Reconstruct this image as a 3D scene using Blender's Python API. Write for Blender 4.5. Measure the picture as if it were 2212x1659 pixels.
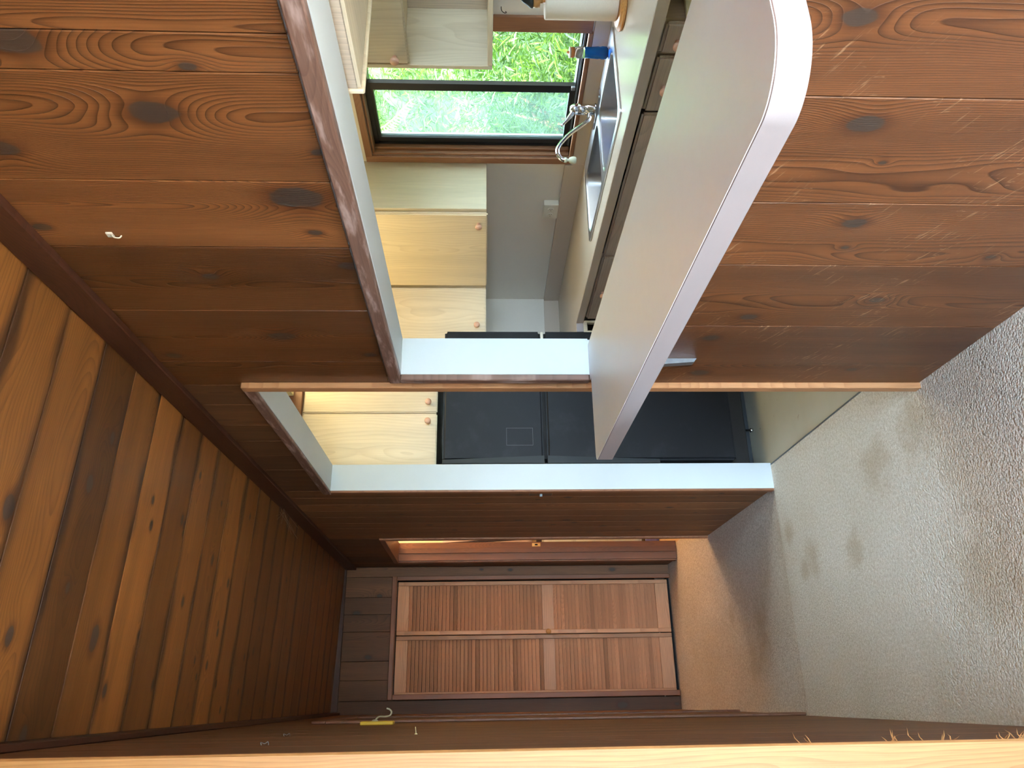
import bpy, bmesh, math, random
from mathutils import Matrix, Vector

random.seed(7)
scene = bpy.context.scene
C = scene.collection
D = bpy.data
for _o in list(D.objects):
    D.objects.remove(_o)

# ------------------------------------------------------------------ camera
F_PX, W_PX = 1617.0, 2212.0
YAW, PITCH, CAM_H = math.radians(22.823), math.radians(2.337), 1.41
cam_d = Vector((math.sin(YAW) * math.cos(PITCH), math.cos(YAW) * math.cos(PITCH), -math.sin(PITCH)))
cam_r = Vector((math.cos(YAW), -math.sin(YAW), 0))
cam_dn = cam_d.cross(cam_r)
cam = D.cameras.new('camera')
cam.sensor_fit = 'HORIZONTAL'
cam.sensor_width = 36.0
cam.lens = 36.0 * F_PX / W_PX
cam.clip_start = 0.02
cam_o = D.objects.new('camera', cam)
C.objects.link(cam_o)
# the phone was held upright and the picture left unturned: the camera lies on its side
m = Matrix((cam_dn, cam_r, -cam_d)).transposed().to_4x4()
m.translation = (0, 0, CAM_H)
cam_o.matrix_world = m
scene.camera = cam_o

# ------------------------------------------------------------------ sky, sun, exposure
world = D.worlds.new('sky')
scene.world = world
world.use_nodes = True
wn = world.node_tree
bg = wn.nodes['Background']
bg.inputs[0].default_value = (0.62, 0.82, 1.0, 1)
bg.inputs[1].default_value = 15.0
sun = D.lights.new('sun', 'SUN')
sun.energy = 30.0
sun.angle = math.radians(2)
sun.color = (0.97, 0.98, 1.0)
sun_o = D.objects.new('sun', sun)
C.objects.link(sun_o)
sun_o.rotation_euler = Vector((0.25, 0.83, -0.50)).to_track_quat('-Z', 'Y').to_euler()


def portal(name, loc, facing, sx, sy):
    """marks a window opening for the renderer, gives no light of its own"""
    l = D.lights.new(name, 'AREA')
    l.shape = 'RECTANGLE'
    l.size, l.size_y = sx, sy
    l.cycles.is_portal = True
    o = D.objects.new(name, l)
    C.objects.link(o)
    o.location = loc
    o.rotation_euler = Vector(facing).to_track_quat('-Z', 'Z').to_euler()


portal('window_daylight', (2.66, 2.55, 1.46), (-1, 0, 0), 0.74, 0.96)
portal('window_daylight', (-3.45, 0.8, 1.52), (1, 0, 0), 1.0, 1.04)
portal('window_daylight', (1.78, 0.05, 1.5), (0, 1, 0), 0.95, 1.1)
portal('window_daylight', (-0.6, -2.85, 1.03), (0, 1, 0), 2.96, 2.02)

vs = scene.view_settings
vs.view_transform = 'Standard'
vs.look = 'None'
vs.gamma = 1
vs.use_curve_mapping = False
vs.exposure = 1.4
try:
    scene.cycles.use_denoising = True
    scene.cycles.max_bounces = 5
    scene.cycles.diffuse_bounces = 4
    scene.cycles.glossy_bounces = 2
    scene.cycles.transmission_bounces = 4
    scene.cycles.transparent_max_bounces = 12
    scene.cycles.sample_clamp_indirect = 20
    scene.cycles.use_adaptive_sampling = True
    scene.cycles.adaptive_threshold = 0.15
    scene.cycles.adaptive_min_samples = 20
    scene.cycles.caustics_reflective = False
    scene.cycles.caustics_refractive = False
except Exception:
    pass

# ------------------------------------------------------------------ materials


class NT:
    def __init__(self, name):
        self.m = D.materials.new(name)
        self.m.use_nodes = True
        self.t = self.m.node_tree
        self.b = self.t.nodes['Principled BSDF']

    def n(self, typ, **kw):
        nd = self.t.nodes.new(typ)
        for k, v in kw.items():
            setattr(nd, k, v)
        return nd

    def put(self, sock, v):
        if hasattr(v, 'is_output'):
            self.t.links.new(v, sock)
        else:
            sock.default_value = v

    def math(self, op, a, b=None, c=None, clamp=False):
        nd = self.n('ShaderNodeMath', operation=op, use_clamp=clamp)
        self.put(nd.inputs[0], a)
        if b is not None:
            self.put(nd.inputs[1], b)
        if c is not None:
            self.put(nd.inputs[2], c)
        return nd.outputs[0]

    def comb(self, x, y, z):
        nd = self.n('ShaderNodeCombineXYZ')
        self.put(nd.inputs[0], x)
        self.put(nd.inputs[1], y)
        self.put(nd.inputs[2], z)
        return nd.outputs[0]

    def noise(self, vec, scale, detail=2, rough=0.5, w=None):
        nd = self.n('ShaderNodeTexNoise')
        if w is not None:
            nd.noise_dimensions = '4D'
            self.put(nd.inputs['W'], w)
        self.put(nd.inputs['Vector'], vec)
        nd.inputs['Scale'].default_value = scale
        nd.inputs['Detail'].default_value = detail
        nd.inputs['Roughness'].default_value = rough
        return nd.outputs['Fac']

    def smooth(self, v, lo, hi, a=0.0, b=1.0):
        nd = self.n('ShaderNodeMapRange', interpolation_type='SMOOTHSTEP')
        self.put(nd.inputs[0], v)
        nd.inputs[1].default_value = lo
        nd.inputs[2].default_value = hi
        nd.inputs[3].default_value = a
        nd.inputs[4].default_value = b
        return nd.outputs[0]

    def mix(self, f, a, b, typ='MIX'):
        nd = self.n('ShaderNodeMix', data_type='RGBA', blend_type=typ)
        self.put(nd.inputs[0], f)
        self.put(nd.inputs[6], a)
        self.put(nd.inputs[7], b)
        return nd.outputs[2]

    def bump(self, h, strength, dist=0.002):
        nd = self.n('ShaderNodeBump')
        nd.inputs['Strength'].default_value = strength
        nd.inputs['Distance'].default_value = dist
        self.put(nd.inputs['Height'], h)
        self.put(self.b.inputs['Normal'], nd.outputs[0])

    def obj_attr(self, key):
        nd = self.n('ShaderNodeAttribute', attribute_type='OBJECT', attribute_name=key)
        return nd

    def coords(self):
        tc = self.n('ShaderNodeTexCoord')
        s = self.n('ShaderNodeSeparateXYZ')
        self.t.links.new(tc.outputs['Object'], s.inputs[0])
        return tc.outputs['Object'], s.outputs[0], s.outputs[1], s.outputs[2]


def rgb(r, g, b):
    f = lambda v: (v / 255 / 12.92) if v / 255 <= 0.04045 else ((v / 255 + 0.055) / 1.055) ** 2.4
    return (f(r), f(g), f(b), 1)


def plain(name, col, rough=0.5, metal=0.0, vary=0.0, scale=8.0, bump=0.0, bscale=200, spec=None, coat=0.0):
    t = NT(name)
    t.b.inputs['Roughness'].default_value = rough
    t.b.inputs['Metallic'].default_value = metal
    if spec is not None:
        t.b.inputs['Specular IOR Level'].default_value = spec
    t.b.inputs['Coat Weight'].default_value = coat
    v, x, y, z = t.coords()
    f = t.noise(v, scale, 3)
    lo = tuple(c * (1 - vary) for c in col[:3]) + (1,)
    hi = tuple(min(1, c * (1 + vary)) for c in col[:3]) + (1,)
    t.put(t.b.inputs['Base Color'], t.mix(f, lo, hi))
    if bump:
        t.bump(t.noise(v, bscale, 2), bump, 0.001)
    return t.m


def wood(name, early, late, knot=(0.058, 0.040, 0.030, 1), F=130.0, contrast=0.75, rough=0.42, bump=0.35, taper=0.012,
         warp=0.05, fibre=0.25, streak=0.35, knots=4, relief=False, coat=0.0, scuff=False, halo=(0.05, 0.014, 0.006, 1), patch=None, edge=None):
    """long-grained board: local x across, local y along; knots come from object properties k0..k3 = (along, across, radius)"""
    t = NT(name)
    v, x, y, z = t.coords()
    oi = t.n('ShaderNodeObjectInfo')
    rnd = oi.outputs['Random']
    seed = t.math('MULTIPLY', rnd, 61.7)
    lowv = t.comb(t.math('MULTIPLY', x, 5.0), t.math('MULTIPLY', y, 1.3), seed)
    ln = t.n('ShaderNodeTexNoise')
    t.put(ln.inputs['Vector'], lowv)
    ln.inputs['Scale'].default_value = 1.4
    ln.inputs['Detail'].default_value = 1.0
    ls = t.n('ShaderNodeSeparateColor')
    t.t.links.new(ln.outputs['Color'], ls.inputs[0])
    w1 = t.math('SUBTRACT', ls.outputs[0], 0.5)
    w2 = t.math('SUBTRACT', ls.outputs[1], 0.5)
    a0 = t.math('MULTIPLY', t.math('SUBTRACT', rnd, 0.5), 0.16)
    h0 = t.math('MULTIPLY_ADD', t.math('FRACT', t.math('MULTIPLY', rnd, 7.31)), 0.07, 0.015)
    hh = t.math('ADD', t.math('ADD', h0, t.math('MULTIPLY', y, taper)), t.math('MULTIPLY', w1, warp * 2))
    xx = t.math('ADD', t.math('SUBTRACT', x, a0), t.math('MULTIPLY', w2, warp))
    r = t.math('SQRT', t.math('ADD', t.math('MULTIPLY', xx, xx), t.math('MULTIPLY', hh, hh)))
    core = 0.0
    ring = None
    jag = t.math('SUBTRACT', t.noise(v, 30.0, 1), 0.5) if knots else None
    for i in range(knots):
        at = t.obj_attr('k%d' % i)
        s = t.n('ShaderNodeSeparateXYZ')
        t.t.links.new(at.outputs['Vector'], s.inputs[0])
        kr = t.math('MAXIMUM', s.outputs[2], 0.0003)
        dy = t.math('DIVIDE', t.math('SUBTRACT', y, s.outputs[0]), t.math('MULTIPLY', kr, 1.7))
        dx = t.math('DIVIDE', t.math('SUBTRACT', x, s.outputs[1]), kr)
        d2 = t.math('ADD', t.math('MULTIPLY', dx, dx), t.math('MULTIPLY', dy, dy))
        far = t.math('EXPONENT', t.math('MULTIPLY', d2, -0.16))
        r = t.math('ADD', r, t.math('MULTIPLY', t.math('MULTIPLY', far, kr), 1.5))
        d = t.math('MULTIPLY_ADD', jag, 0.5, t.math('SQRT', d2))
        c1 = t.smooth(d, 0.82, 1.02, 1.0, 0.0)
        core = c1 if i == 0 else t.math('MAXIMUM', core, c1)
        h1 = t.smooth(d, 0.8, 1.9, 1.0, 0.0)
        ring = h1 if i == 0 else t.math('MAXIMUM', ring, h1)
    ph = t.math('FRACT', t.math('MULTIPLY', r, F))
    lw = t.math('MULTIPLY', t.math('POWER', ph, 2.5), t.smooth(ph, 0.93, 1.0, 1.0, 0.0))
    fv = t.comb(t.math('MULTIPLY', x, 420.0), t.math('MULTIPLY', y, 9.0), t.math('MULTIPLY_ADD', z, 420.0, seed))
    fib = t.noise(fv, 1.0, 1, 0.6)
    sv = t.comb(t.math('MULTIPLY', x, 14.0), t.math('MULTIPLY', y, 0.9), t.math('MULTIPLY_ADD', z, 14.0, seed))
    stv = t.noise(sv, 1.0, 2, 0.55)
    fac = t.math('MULTIPLY', lw, contrast, clamp=True)
    col = t.mix(fac, early, late)
    shade = t.math('MULTIPLY_ADD', t.math('SUBTRACT', stv, 0.5), streak * 2, 1.0)
    shade = t.math('MULTIPLY', shade, t.math('MULTIPLY_ADD', t.math('SUBTRACT', fib, 0.5), fibre * 2, 1.0))
    tone = t.obj_attr('tone').outputs['Fac']
    shade = t.math('MULTIPLY', shade, t.math('ADD', 1.0, tone))
    shade = t.math('MULTIPLY', shade, t.math('MULTIPLY_ADD', t.math('FRACT', t.math('MULTIPLY', rnd, 3.77)), 0.26, 0.87))
    sc = t.n('ShaderNodeCombineColor')
    for i in range(3):
        t.put(sc.inputs[i], shade)
    col = t.mix(1.0, col, sc.outputs[0], 'MULTIPLY')
    if knots:
        col = t.mix(t.math('MULTIPLY', ring, 0.55), col, halo)
        col = t.mix(t.math('MULTIPLY', core, 0.92), col, knot)
    if scuff:
        rot = t.comb(t.math('ADD', t.math('MULTIPLY', x, 9.0), t.math('MULTIPLY', y, 4.0)),
                     t.math('SUBTRACT', t.math('MULTIPLY', y, 90.0), t.math('MULTIPLY', x, 40.0)), 0.0)
        s1 = t.smooth(t.noise(rot, 1.0, 3, 0.7), 0.575, 0.67)
        rot2 = t.comb(t.math('MULTIPLY', x, 120.0), t.math('MULTIPLY', y, 26.0), 0.0)
        s2 = t.smooth(t.noise(rot2, 1.0, 3, 0.7), 0.63, 0.72)
        big = t.smooth(t.noise(v, 4.0, 2), 0.45, 0.68)
        s = t.math('MULTIPLY', t.math('MAXIMUM', s1, s2), big)
        col = t.mix(t.math('MULTIPLY', s, 0.55), col, rgb(205, 165, 125))
    if edge is not None:
        en = t.noise(t.comb(t.math('MULTIPLY', x, 6.0), t.math('MULTIPLY', y, 2.2), seed), 1.0, 2, 0.6)
        ed = t.smooth(t.math('ADD', t.math('ABSOLUTE', x), t.math('MULTIPLY', t.math('SUBTRACT', en, 0.5), 0.10)), edge * 0.72, edge * 1.02)
        col = t.mix(t.math('MULTIPLY', ed, 0.75), col, (0.018, 0.009, 0.006, 1))
    if patch is not None:
        pf = t.smooth(t.noise(t.comb(t.math('MULTIPLY', x, 30.0), t.math('MULTIPLY', y, 6.0), z), 1.0, 4, 0.6), 0.48, 0.66)
        col = t.mix(t.math('MULTIPLY', pf, 0.55), col, patch)
    t.put(t.b.inputs['Base Color'], col)
    t.b.inputs['Roughness'].default_value = rough
    t.b.inputs['Coat Weight'].default_value = coat
    t.b.inputs['Coat Roughness'].default_value = 0.25
    if relief:
        t.bump(t.math('ADD', t.math('MULTIPLY', fib, 0.4), lw), bump, 0.0012)
    else:
        t.bump(fib, bump, 0.0008)
    return t.m


M = {}
VARIANT = {}


def wood_set(key, *a, **k):
    """the same wood for boards with none, up to two and up to four knots"""
    base = a[0]
    for n in (0, 2, 4):
        VARIANT[(base, n)] = wood(base if n == 0 else base + '_knotty%d' % n, *a[1:], knots=n, **k)
    M[key] = VARIANT[(base, 0)]


wood_set('fir', 'fir_boards', rgb(124, 78, 44), rgb(54, 29, 17), F=215, contrast=0.9, rough=0.3, warp=0.036, taper=0.018, bump=0.55, relief=True, scuff=False, coat=0.2, streak=0.5)
wood_set('fir_low', 'fir_boards_scuffed', rgb(116, 71, 40), rgb(56, 31, 18), F=205, contrast=0.9, warp=0.036, taper=0.018, rough=0.42, bump=0.5, relief=True, scuff=True, streak=0.5)
wood_set('cedar', 'cedar_ceiling', rgb(138, 88, 40), rgb(78, 44, 20), F=170, contrast=0.5, rough=0.5, bump=0.2, streak=0.45, fibre=0.3, coat=0.05, edge=0.0945)
wood_set('hall', 'cedar_hall_boards', rgb(122, 82, 50), rgb(64, 38, 24), F=190, contrast=0.55, rough=0.58, bump=0.25, streak=0.55, fibre=0.3)
M['trim'] = wood('dark_wood_trim', rgb(74, 42, 28), rgb(46, 25, 17), F=260, contrast=0.5, rough=0.45, bump=0.2, knots=0)
M['casing'] = wood('wood_casing', rgb(142, 94, 64), rgb(92, 54, 36), F=260, contrast=0.5, rough=0.45, bump=0.2, knots=0)
M['casing_worn'] = wood('worn_casing', rgb(122, 92, 78), rgb(88, 62, 52), F=260, contrast=0.5, rough=0.5, bump=0.2, knots=0, patch=rgb(206, 180, 172))
M['fresh'] = wood('fresh_fir_edge', rgb(184, 134, 92), rgb(152, 98, 60), F=260, contrast=0.6, rough=0.5, bump=0.25, knots=0, streak=0.25)
wood_set('pine', 'pine_end_boards', rgb(190, 142, 90), rgb(156, 100, 56), F=150, contrast=0.55, rough=0.5, bump=0.25, streak=0.25)
M['louver'] = wood('louvre_door_wood', rgb(212, 160, 122), rgb(172, 120, 88), F=300, contrast=0.4, rough=0.5, bump=0.1, knots=0, streak=0.2, fibre=0.15)
M['rail'] = wood('door_rail_wood', rgb(212, 162, 120), rgb(172, 118, 80), F=110, contrast=0.5, rough=0.5, bump=0.1, knots=0, streak=0.15)
M['pickled'] = wood('pickled_maple', rgb(222, 206, 178), rgb(196, 176, 144), F=60, contrast=0.45, rough=0.5, bump=0.08, knots=0, streak=0.16, fibre=0.12, warp=0.08)
M['pickled_low'] = wood('greyed_pickled_wood', rgb(206, 188, 168), rgb(172, 154, 136), F=80, contrast=0.5, rough=0.55, bump=0.12, knots=0, streak=0.2, fibre=0.2)
M['window_wood'] = wood('window_casing_wood', rgb(142, 98, 70), rgb(106, 68, 48), F=220, contrast=0.4, rough=0.4, bump=0.1, knots=0, streak=0.2)
M['turned'] = wood('turned_wood', rgb(204, 146, 84), rgb(160, 100, 50), F=200, contrast=0.4, rough=0.4, bump=0.05, knots=0)
M['white'] = plain('white_paint', rgb(200, 208, 212), 0.5, vary=0.03, scale=5, bump=0.12, bscale=60)
M['wall'] = plain('kitchen_wall_paint', rgb(226, 218, 206), 0.6, vary=0.02, scale=6, bump=0.25, bscale=120)
M['bathwall'] = plain('cream_wall_paint', rgb(232, 214, 176), 0.6, vary=0.02)
M['bar'] = plain('grey_laminate', rgb(238, 240, 247), 0.38, vary=0.015, scale=40)
M['bar_edge'] = plain('laminate_edge', rgb(162, 155, 157), 0.42, vary=0.03, scale=600)
M['seam'] = plain('laminate_seam', rgb(110, 88, 80), 0.6)
M['counter'] = plain('beige_laminate', rgb(198, 184, 168), 0.22, vary=0.03, scale=300)
M['splash'] = plain('beige_laminate_splash', rgb(200, 184, 168), 0.4, vary=0.03, scale=300)
M['steel'] = plain('brushed_steel', (0.55, 0.55, 0.57, 1), 0.28, 1.0, vary=0.06, scale=60)
M['chrome'] = plain('chrome', (0.75, 0.76, 0.8, 1), 0.08, 1.0)
M['galv'] = plain('galvanised_metal', (0.28, 0.32, 0.36, 1), 0.45, 0.8, vary=0.2, scale=60)
M['black_metal'] = plain('black_aluminium', (0.012, 0.012, 0.014, 1), 0.35, 0.0, vary=0.1)
M['fridge'] = plain('black_enamel', (0.013, 0.014, 0.017, 1), 0.3, vary=0.35, scale=5, bump=0.5, bscale=420)
M['fridge_trim'] = plain('grey_black_plastic', (0.03, 0.036, 0.042, 1), 0.4, vary=0.1)
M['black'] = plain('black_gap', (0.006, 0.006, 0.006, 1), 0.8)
M['knob'] = plain('salmon_wooden_knob', rgb(220, 172, 146), 0.5, vary=0.06, scale=40)
M['plastic'] = plain('white_plastic', rgb(222, 216, 202), 0.35, vary=0.01)
M['cream'] = plain('cream_plastic', rgb(232, 222, 176), 0.4, vary=0.02)
M['brown_plastic'] = plain('brown_switch_plate', rgb(52, 32, 26), 0.35)
M['yellow'] = plain('yellow_paint', rgb(224, 190, 58), 0.5, vary=0.06, scale=40)
M['bone'] = plain('aged_white_metal', rgb(196, 196, 170), 0.4, vary=0.05)
M['brass'] = plain('brass', (0.72, 0.5, 0.2, 1), 0.35, 1.0)
M['paper'] = plain('paper_towel', rgb(224, 211, 192), 0.9, vary=0.02, scale=60, bump=0.5, bscale=160)
M['dark_green'] = plain('dark_paint', rgb(36, 40, 38), 0.5)
M['blue'] = plain('blue_towel', rgb(120, 120, 190), 0.9, vary=0.15, scale=120, bump=0.6, bscale=300)
M['dusk'] = plain('dark_cloth', rgb(46, 36, 44), 0.8, vary=0.2, scale=60)
M['pinkcloth'] = plain('pale_cloth', rgb(238, 214, 206), 0.8, vary=0.03)
M['panel'] = plain('living_room_panelling', rgb(122, 104, 90), 0.5, vary=0.2, scale=3)
M['ground'] = plain('ground', rgb(70, 84, 44), 0.9, vary=0.3, scale=4)
M['deck'] = plain('deck_boards', rgb(92, 84, 74), 0.8, vary=0.2, scale=4)
M['web'] = plain('cobweb', rgb(190, 180, 165), 0.9)

# fridge door: light smudges and scratches on black
t = NT('black_fridge_door')
v, x, y, z = t.coords()
sm = t.smooth(t.noise(v, 7.0, 5, 0.65), 0.5, 0.75)
spk = t.smooth(t.noise(v, 130.0, 2, 0.6), 0.72, 0.78)
t.put(t.b.inputs['Base Color'], t.mix(t.math('MULTIPLY', t.math('ADD', sm, spk), 0.35, clamp=True), (0.010, 0.011, 0.014, 1), (0.04, 0.042, 0.05, 1)))
t.b.inputs['Roughness'].default_value = 0.45
t.b.inputs['Specular IOR Level'].default_value = 0.22
t.bump(t.noise(v, 380.0, 2), 0.35, 0.001)
M['fridge_door'] = t.m

# carpets
STAINS = [(0.534, 3.18, 0.075), (0.50, 3.27, 0.05), (0.496, 2.807, 0.07), (0.759, 2.53, 0.10), (0.80, 2.25, 0.10), (0.289, 2.09, 0.16),
          (0.369, 3.91, 0.09), (0.235, 3.90, 0.08), (0.133, 4.08, 0.1), (0.413, 4.35, 0.06), (0.683, 3.376, 0.05)]


def carpet(name, a, b, st):
    t = NT(name)
    v, x, y, z = t.coords()
    vo = t.n('ShaderNodeTexVoronoi')
    t.put(vo.inputs['Vector'], v)
    vo.inputs['Scale'].default_value = 150
    tuft = vo.outputs['Distance']
    n1 = t.noise(v, 95.0, 3, 0.7)
    n2 = t.noise(v, 260.0, 2, 0.7)
    f = t.math('ADD', t.math('MULTIPLY', n1, 0.6), t.math('MULTIPLY', n2, 0.5))
    f = t.smooth(f, 0.38, 0.72)
    col = t.mix(f, a, b)
    soil = t.smooth(t.noise(v, 1.6, 4, 0.6), 0.42, 0.72)
    col = t.mix(t.math('MULTIPLY', soil, 0.2), col, rgb(186, 170, 138))
    tot = None
    jag = t.math('SUBTRACT', t.noise(v, 11.0, 5, 0.8), 0.5)
    for (sx, sy, sr) in STAINS:
        dx = t.math('SUBTRACT', x, sx)
        dy = t.math('SUBTRACT', y, sy)
        d = t.math('DIVIDE', t.math('SQRT', t.math('ADD', t.math('MULTIPLY', dx, dx), t.math('MULTIPLY', dy, dy))), sr)
        s = t.smooth(t.math('ADD', d, t.math('MULTIPLY', jag, 3.2)), 0.1, 1.5, 1.0, 0.0)
        tot = s if tot is None else t.math('MAXIMUM', tot, s)
    col = t.mix(t.math('MULTIPLY', tot, st), col, rgb(172, 146, 104), 'MIX')
    t.put(t.b.inputs['Base Color'], col)
    t.b.inputs['Roughness'].default_value = 0.95
    t.b.inputs['Specular IOR Level'].default_value = 0.1
    t.bump(t.math('ADD', t.math('MULTIPLY', tuft, -1.2), t.math('MULTIPLY', n1, 1.2)), 0.55, 0.004)
    return t.m


M['carpet'] = carpet('beige_carpet', rgb(208, 200, 184), rgb(248, 244, 236), 0.38)
M['carpet_hall'] = carpet('beige_hall_carpet', rgb(196, 182, 164), rgb(244, 236, 224), 0.3)

# kitchen vinyl
t = NT('white_vinyl_floor')
v, x, y, z = t.coords()
sp = t.smooth(t.noise(v, 26.0, 3, 0.6), 0.68, 0.74)
gr = t.smooth(t.noise(v, 3.0, 4), 0.4, 0.7)
c0 = t.mix(t.math('MULTIPLY', gr, 0.4), rgb(216, 214, 198), rgb(190, 184, 160))
t.put(t.b.inputs['Base Color'], t.mix(t.math('MULTIPLY', sp, 0.5), c0, rgb(150, 110, 76)))
t.b.inputs['Roughness'].default_value = 0.4
M['vinyl'] = t.m


def glass(name, haze, tint=(1, 1, 1, 1), gloss=0.06):
    m_ = D.materials.new(name)
    m_.use_nodes = True
    tr = m_.node_tree
    tr.nodes.clear()
    out = tr.nodes.new('ShaderNodeOutputMaterial')
    tp = tr.nodes.new('ShaderNodeBsdfTransparent')
    tp.inputs[0].default_value = tint
    gl = tr.nodes.new('ShaderNodeBsdfGlossy')
    gl.inputs['Roughness'].default_value = 0.03
    mx = tr.nodes.new('ShaderNodeMixShader')
    mx.inputs[0].default_value = gloss
    tr.links.new(tp.outputs[0], mx.inputs[1])
    tr.links.new(gl.outputs[0], mx.inputs[2])
    last = mx
    if haze:
        tc = tr.nodes.new('ShaderNodeTexCoord')
        nz = tr.nodes.new('ShaderNodeTexNoise')
        nz.inputs['Scale'].default_value = 9
        nz.inputs['Detail'].default_value = 6
        tr.links.new(tc.outputs['Object'], nz.inputs['Vector'])
        mr = tr.nodes.new('ShaderNodeMapRange')
        mr.inputs[1].default_value = 0.3
        mr.inputs[2].default_value = 0.7
        mr.inputs[3].default_value = haze * 0.75
        mr.inputs[4].default_value = haze * 1.25
        tr.links.new(nz.outputs[0], mr.inputs[0])
        df = tr.nodes.new('ShaderNodeBsdfTranslucent')
        df.inputs[0].default_value = (0.3, 0.37, 0.38, 1)
        m2 = tr.nodes.new('ShaderNodeMixShader')
        tr.links.new(mr.outputs[0], m2.inputs[0])
        tr.links.new(mx.outputs[0], m2.inputs[1])
        tr.links.new(df.outputs[0], m2.inputs[2])
        last = m2
    tr.links.new(last.outputs[0], out.inputs[0])
    return m_


M['glass'] = glass('clear_window_glass', 0)
M['dusty'] = glass('dusty_window_glass', 0.11, (0.92, 0.98, 0.97, 1))


def emit(name, col, s):
    m_ = D.materials.new(name)
    m_.use_nodes = True
    b = m_.node_tree.nodes['Principled BSDF']
    b.inputs['Base Color'].default_value = col
    b.inputs['Emission Color'].default_value = col
    b.inputs['Emission Strength'].default_value = s
    return m_


M['lamp'] = emit('warm_lamp_diffuser', (1.0, 0.80, 0.40, 1), 2.8)
M['bulb'] = emit('warm_bulb', (1.0, 0.68, 0.44, 1), 20.0)


def clear_plastic(name, col, trans, rough=0.1):
    t = NT(name)
    t.b.inputs['Base Color'].default_value = col
    t.b.inputs['Roughness'].default_value = rough
    t.b.inputs['Transmission Weight'].default_value = trans
    t.b.inputs['IOR'].default_value = 1.3
    return t.m


M['bottle'] = clear_plastic('clear_bottle_plastic', (0.86, 0.9, 0.82, 1), 0.75, 0.15)
M['soap'] = clear_plastic('blue_dish_soap', (0.01, 0.24, 1.0, 1), 0.35, 0.1)
M['orange_cap'] = plain('orange_cap', rgb(214, 140, 84), 0.4)


def leaf_mat(name, a, b):
    t = NT(name)
    at = t.n('ShaderNodeAttribute', attribute_type='GEOMETRY', attribute_name='shade')
    t.put(t.b.inputs['Base Color'], t.mix(at.outputs['Fac'], a, b))
    t.b.inputs['Roughness'].default_value = 0.5
    tl = t.n('ShaderNodeBsdfTranslucent')
    t.put(tl.inputs[0], t.mix(at.outputs['Fac'], a, b))
    mx = t.n('ShaderNodeMixShader')
    mx.inputs[0].default_value = 0.4
    t.t.links.new(t.b.outputs[0], mx.inputs[1])
    t.t.links.new(tl.outputs[0], mx.inputs[2])
    t.t.links.new(mx.outputs[0], t.t.nodes['Material Output'].inputs[0])
    return t.m


M['leaf'] = leaf_mat('willow_leaves', rgb(28, 54, 14), rgb(84, 116, 36))
M['leaf_dry'] = leaf_mat('dry_fern', rgb(190, 160, 90), rgb(236, 216, 150))
M['stem'] = plain('brown_stem', rgb(120, 92, 56), 0.8, vary=0.2, scale=40)

# ------------------------------------------------------------------ builders
MW = {}


def link(name, me, mw, parent=None, mat=None):
    o = D.objects.new(name, me)
    C.objects.link(o)
    if mat is not None and me is not None and not me.materials:
        me.materials.append(mat)
    if parent is not None:
        o.parent = parent
        o.matrix_parent_inverse = MW[parent].inverted()
    o.matrix_basis = mw
    MW[o] = mw
    return o


def empty(name, loc):
    return link(name, None, Matrix.Translation(Vector(loc)))


def tag(o, label, cat, group=None, kind=None):
    o['label'] = label
    o['category'] = cat
    if group:
        o['group'] = group
    if kind:
        o['kind'] = kind
    return o


def setting(o, label, cat):
    return tag(o, label, cat, kind='structure')


def bm_mesh(bm, name, smooth=False):
    bmesh.ops.recalc_face_normals(bm, faces=bm.faces)
    me = D.meshes.new(name)
    bm.to_mesh(me)
    bm.free()
    if smooth:
        for p in me.polygons:
            p.use_smooth = True
    return me


AX = {'x': Vector((1, 0, 0)), 'y': Vector((0, 1, 0)), 'z': Vector((0, 0, 1))}
MESHES = {}


def box(name, lo, hi, mat, parent=None, along=None, bev=0.0, tone=None, knots=(), seg=1):
    """box from corner lo to corner hi; local y runs along the grain, local x across the wider side"""
    lo, hi = Vector(lo), Vector(hi)
    if knots:
        mat = VARIANT.get((mat.name, 2 if len(knots) <= 2 else 4), mat)
    size = {a: abs(hi[i] - lo[i]) for i, a in enumerate('xyz')}
    if along is None:
        along = max(size, key=size.get)
    rest = sorted([a for a in 'xyz' if a != along], key=lambda a: -size[a])
    ey, ex = AX[along], AX[rest[0]]
    ez = ex.cross(ey)
    sx, sy, sz = size[rest[0]], size[along], size[rest[1]]
    key = (round(sx, 4), round(sy, 4), round(sz, 4), bev, seg, mat.name)
    me = MESHES.get(key)
    if me is None:
        bm = bmesh.new()
        bmesh.ops.create_cube(bm, size=1.0)
        bmesh.ops.scale(bm, vec=(sx, sy, sz), verts=bm.verts)
        if bev:
            bmesh.ops.bevel(bm, geom=list(bm.edges), offset=min(bev, 0.45 * min(sx, sy, sz)), segments=seg, affect='EDGES')
        me = bm_mesh(bm, name)
        MESHES[key] = me
    mw = Matrix((ex, ey, ez)).transposed().to_4x4()
    mw.translation = (lo + hi) / 2
    o = link(name, me, mw, parent, mat)
    if tone is not None:
        o['tone'] = float(tone)
    inv = mw.inverted()
    for i, (p, r) in enumerate(knots[:4]):
        q = inv @ Vector(p)
        o['k%d' % i] = [q.y, q.x, r]
    return o


def boxes(name, parts, mat, parent=None):
    """one part made of touching axis-aligned blocks"""
    bm = bmesh.new()
    for lo, hi in parts:
        lo, hi = Vector(lo), Vector(hi)
        g = bmesh.ops.create_cube(bm, size=1.0)
        bmesh.ops.scale(bm, vec=hi - lo, verts=g['verts'])
        bmesh.ops.translate(bm, vec=(lo + hi) / 2, verts=g['verts'])
    me = bm_mesh(bm, name)
    return link(name, me, Matrix.Identity(4), parent, mat)


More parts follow.
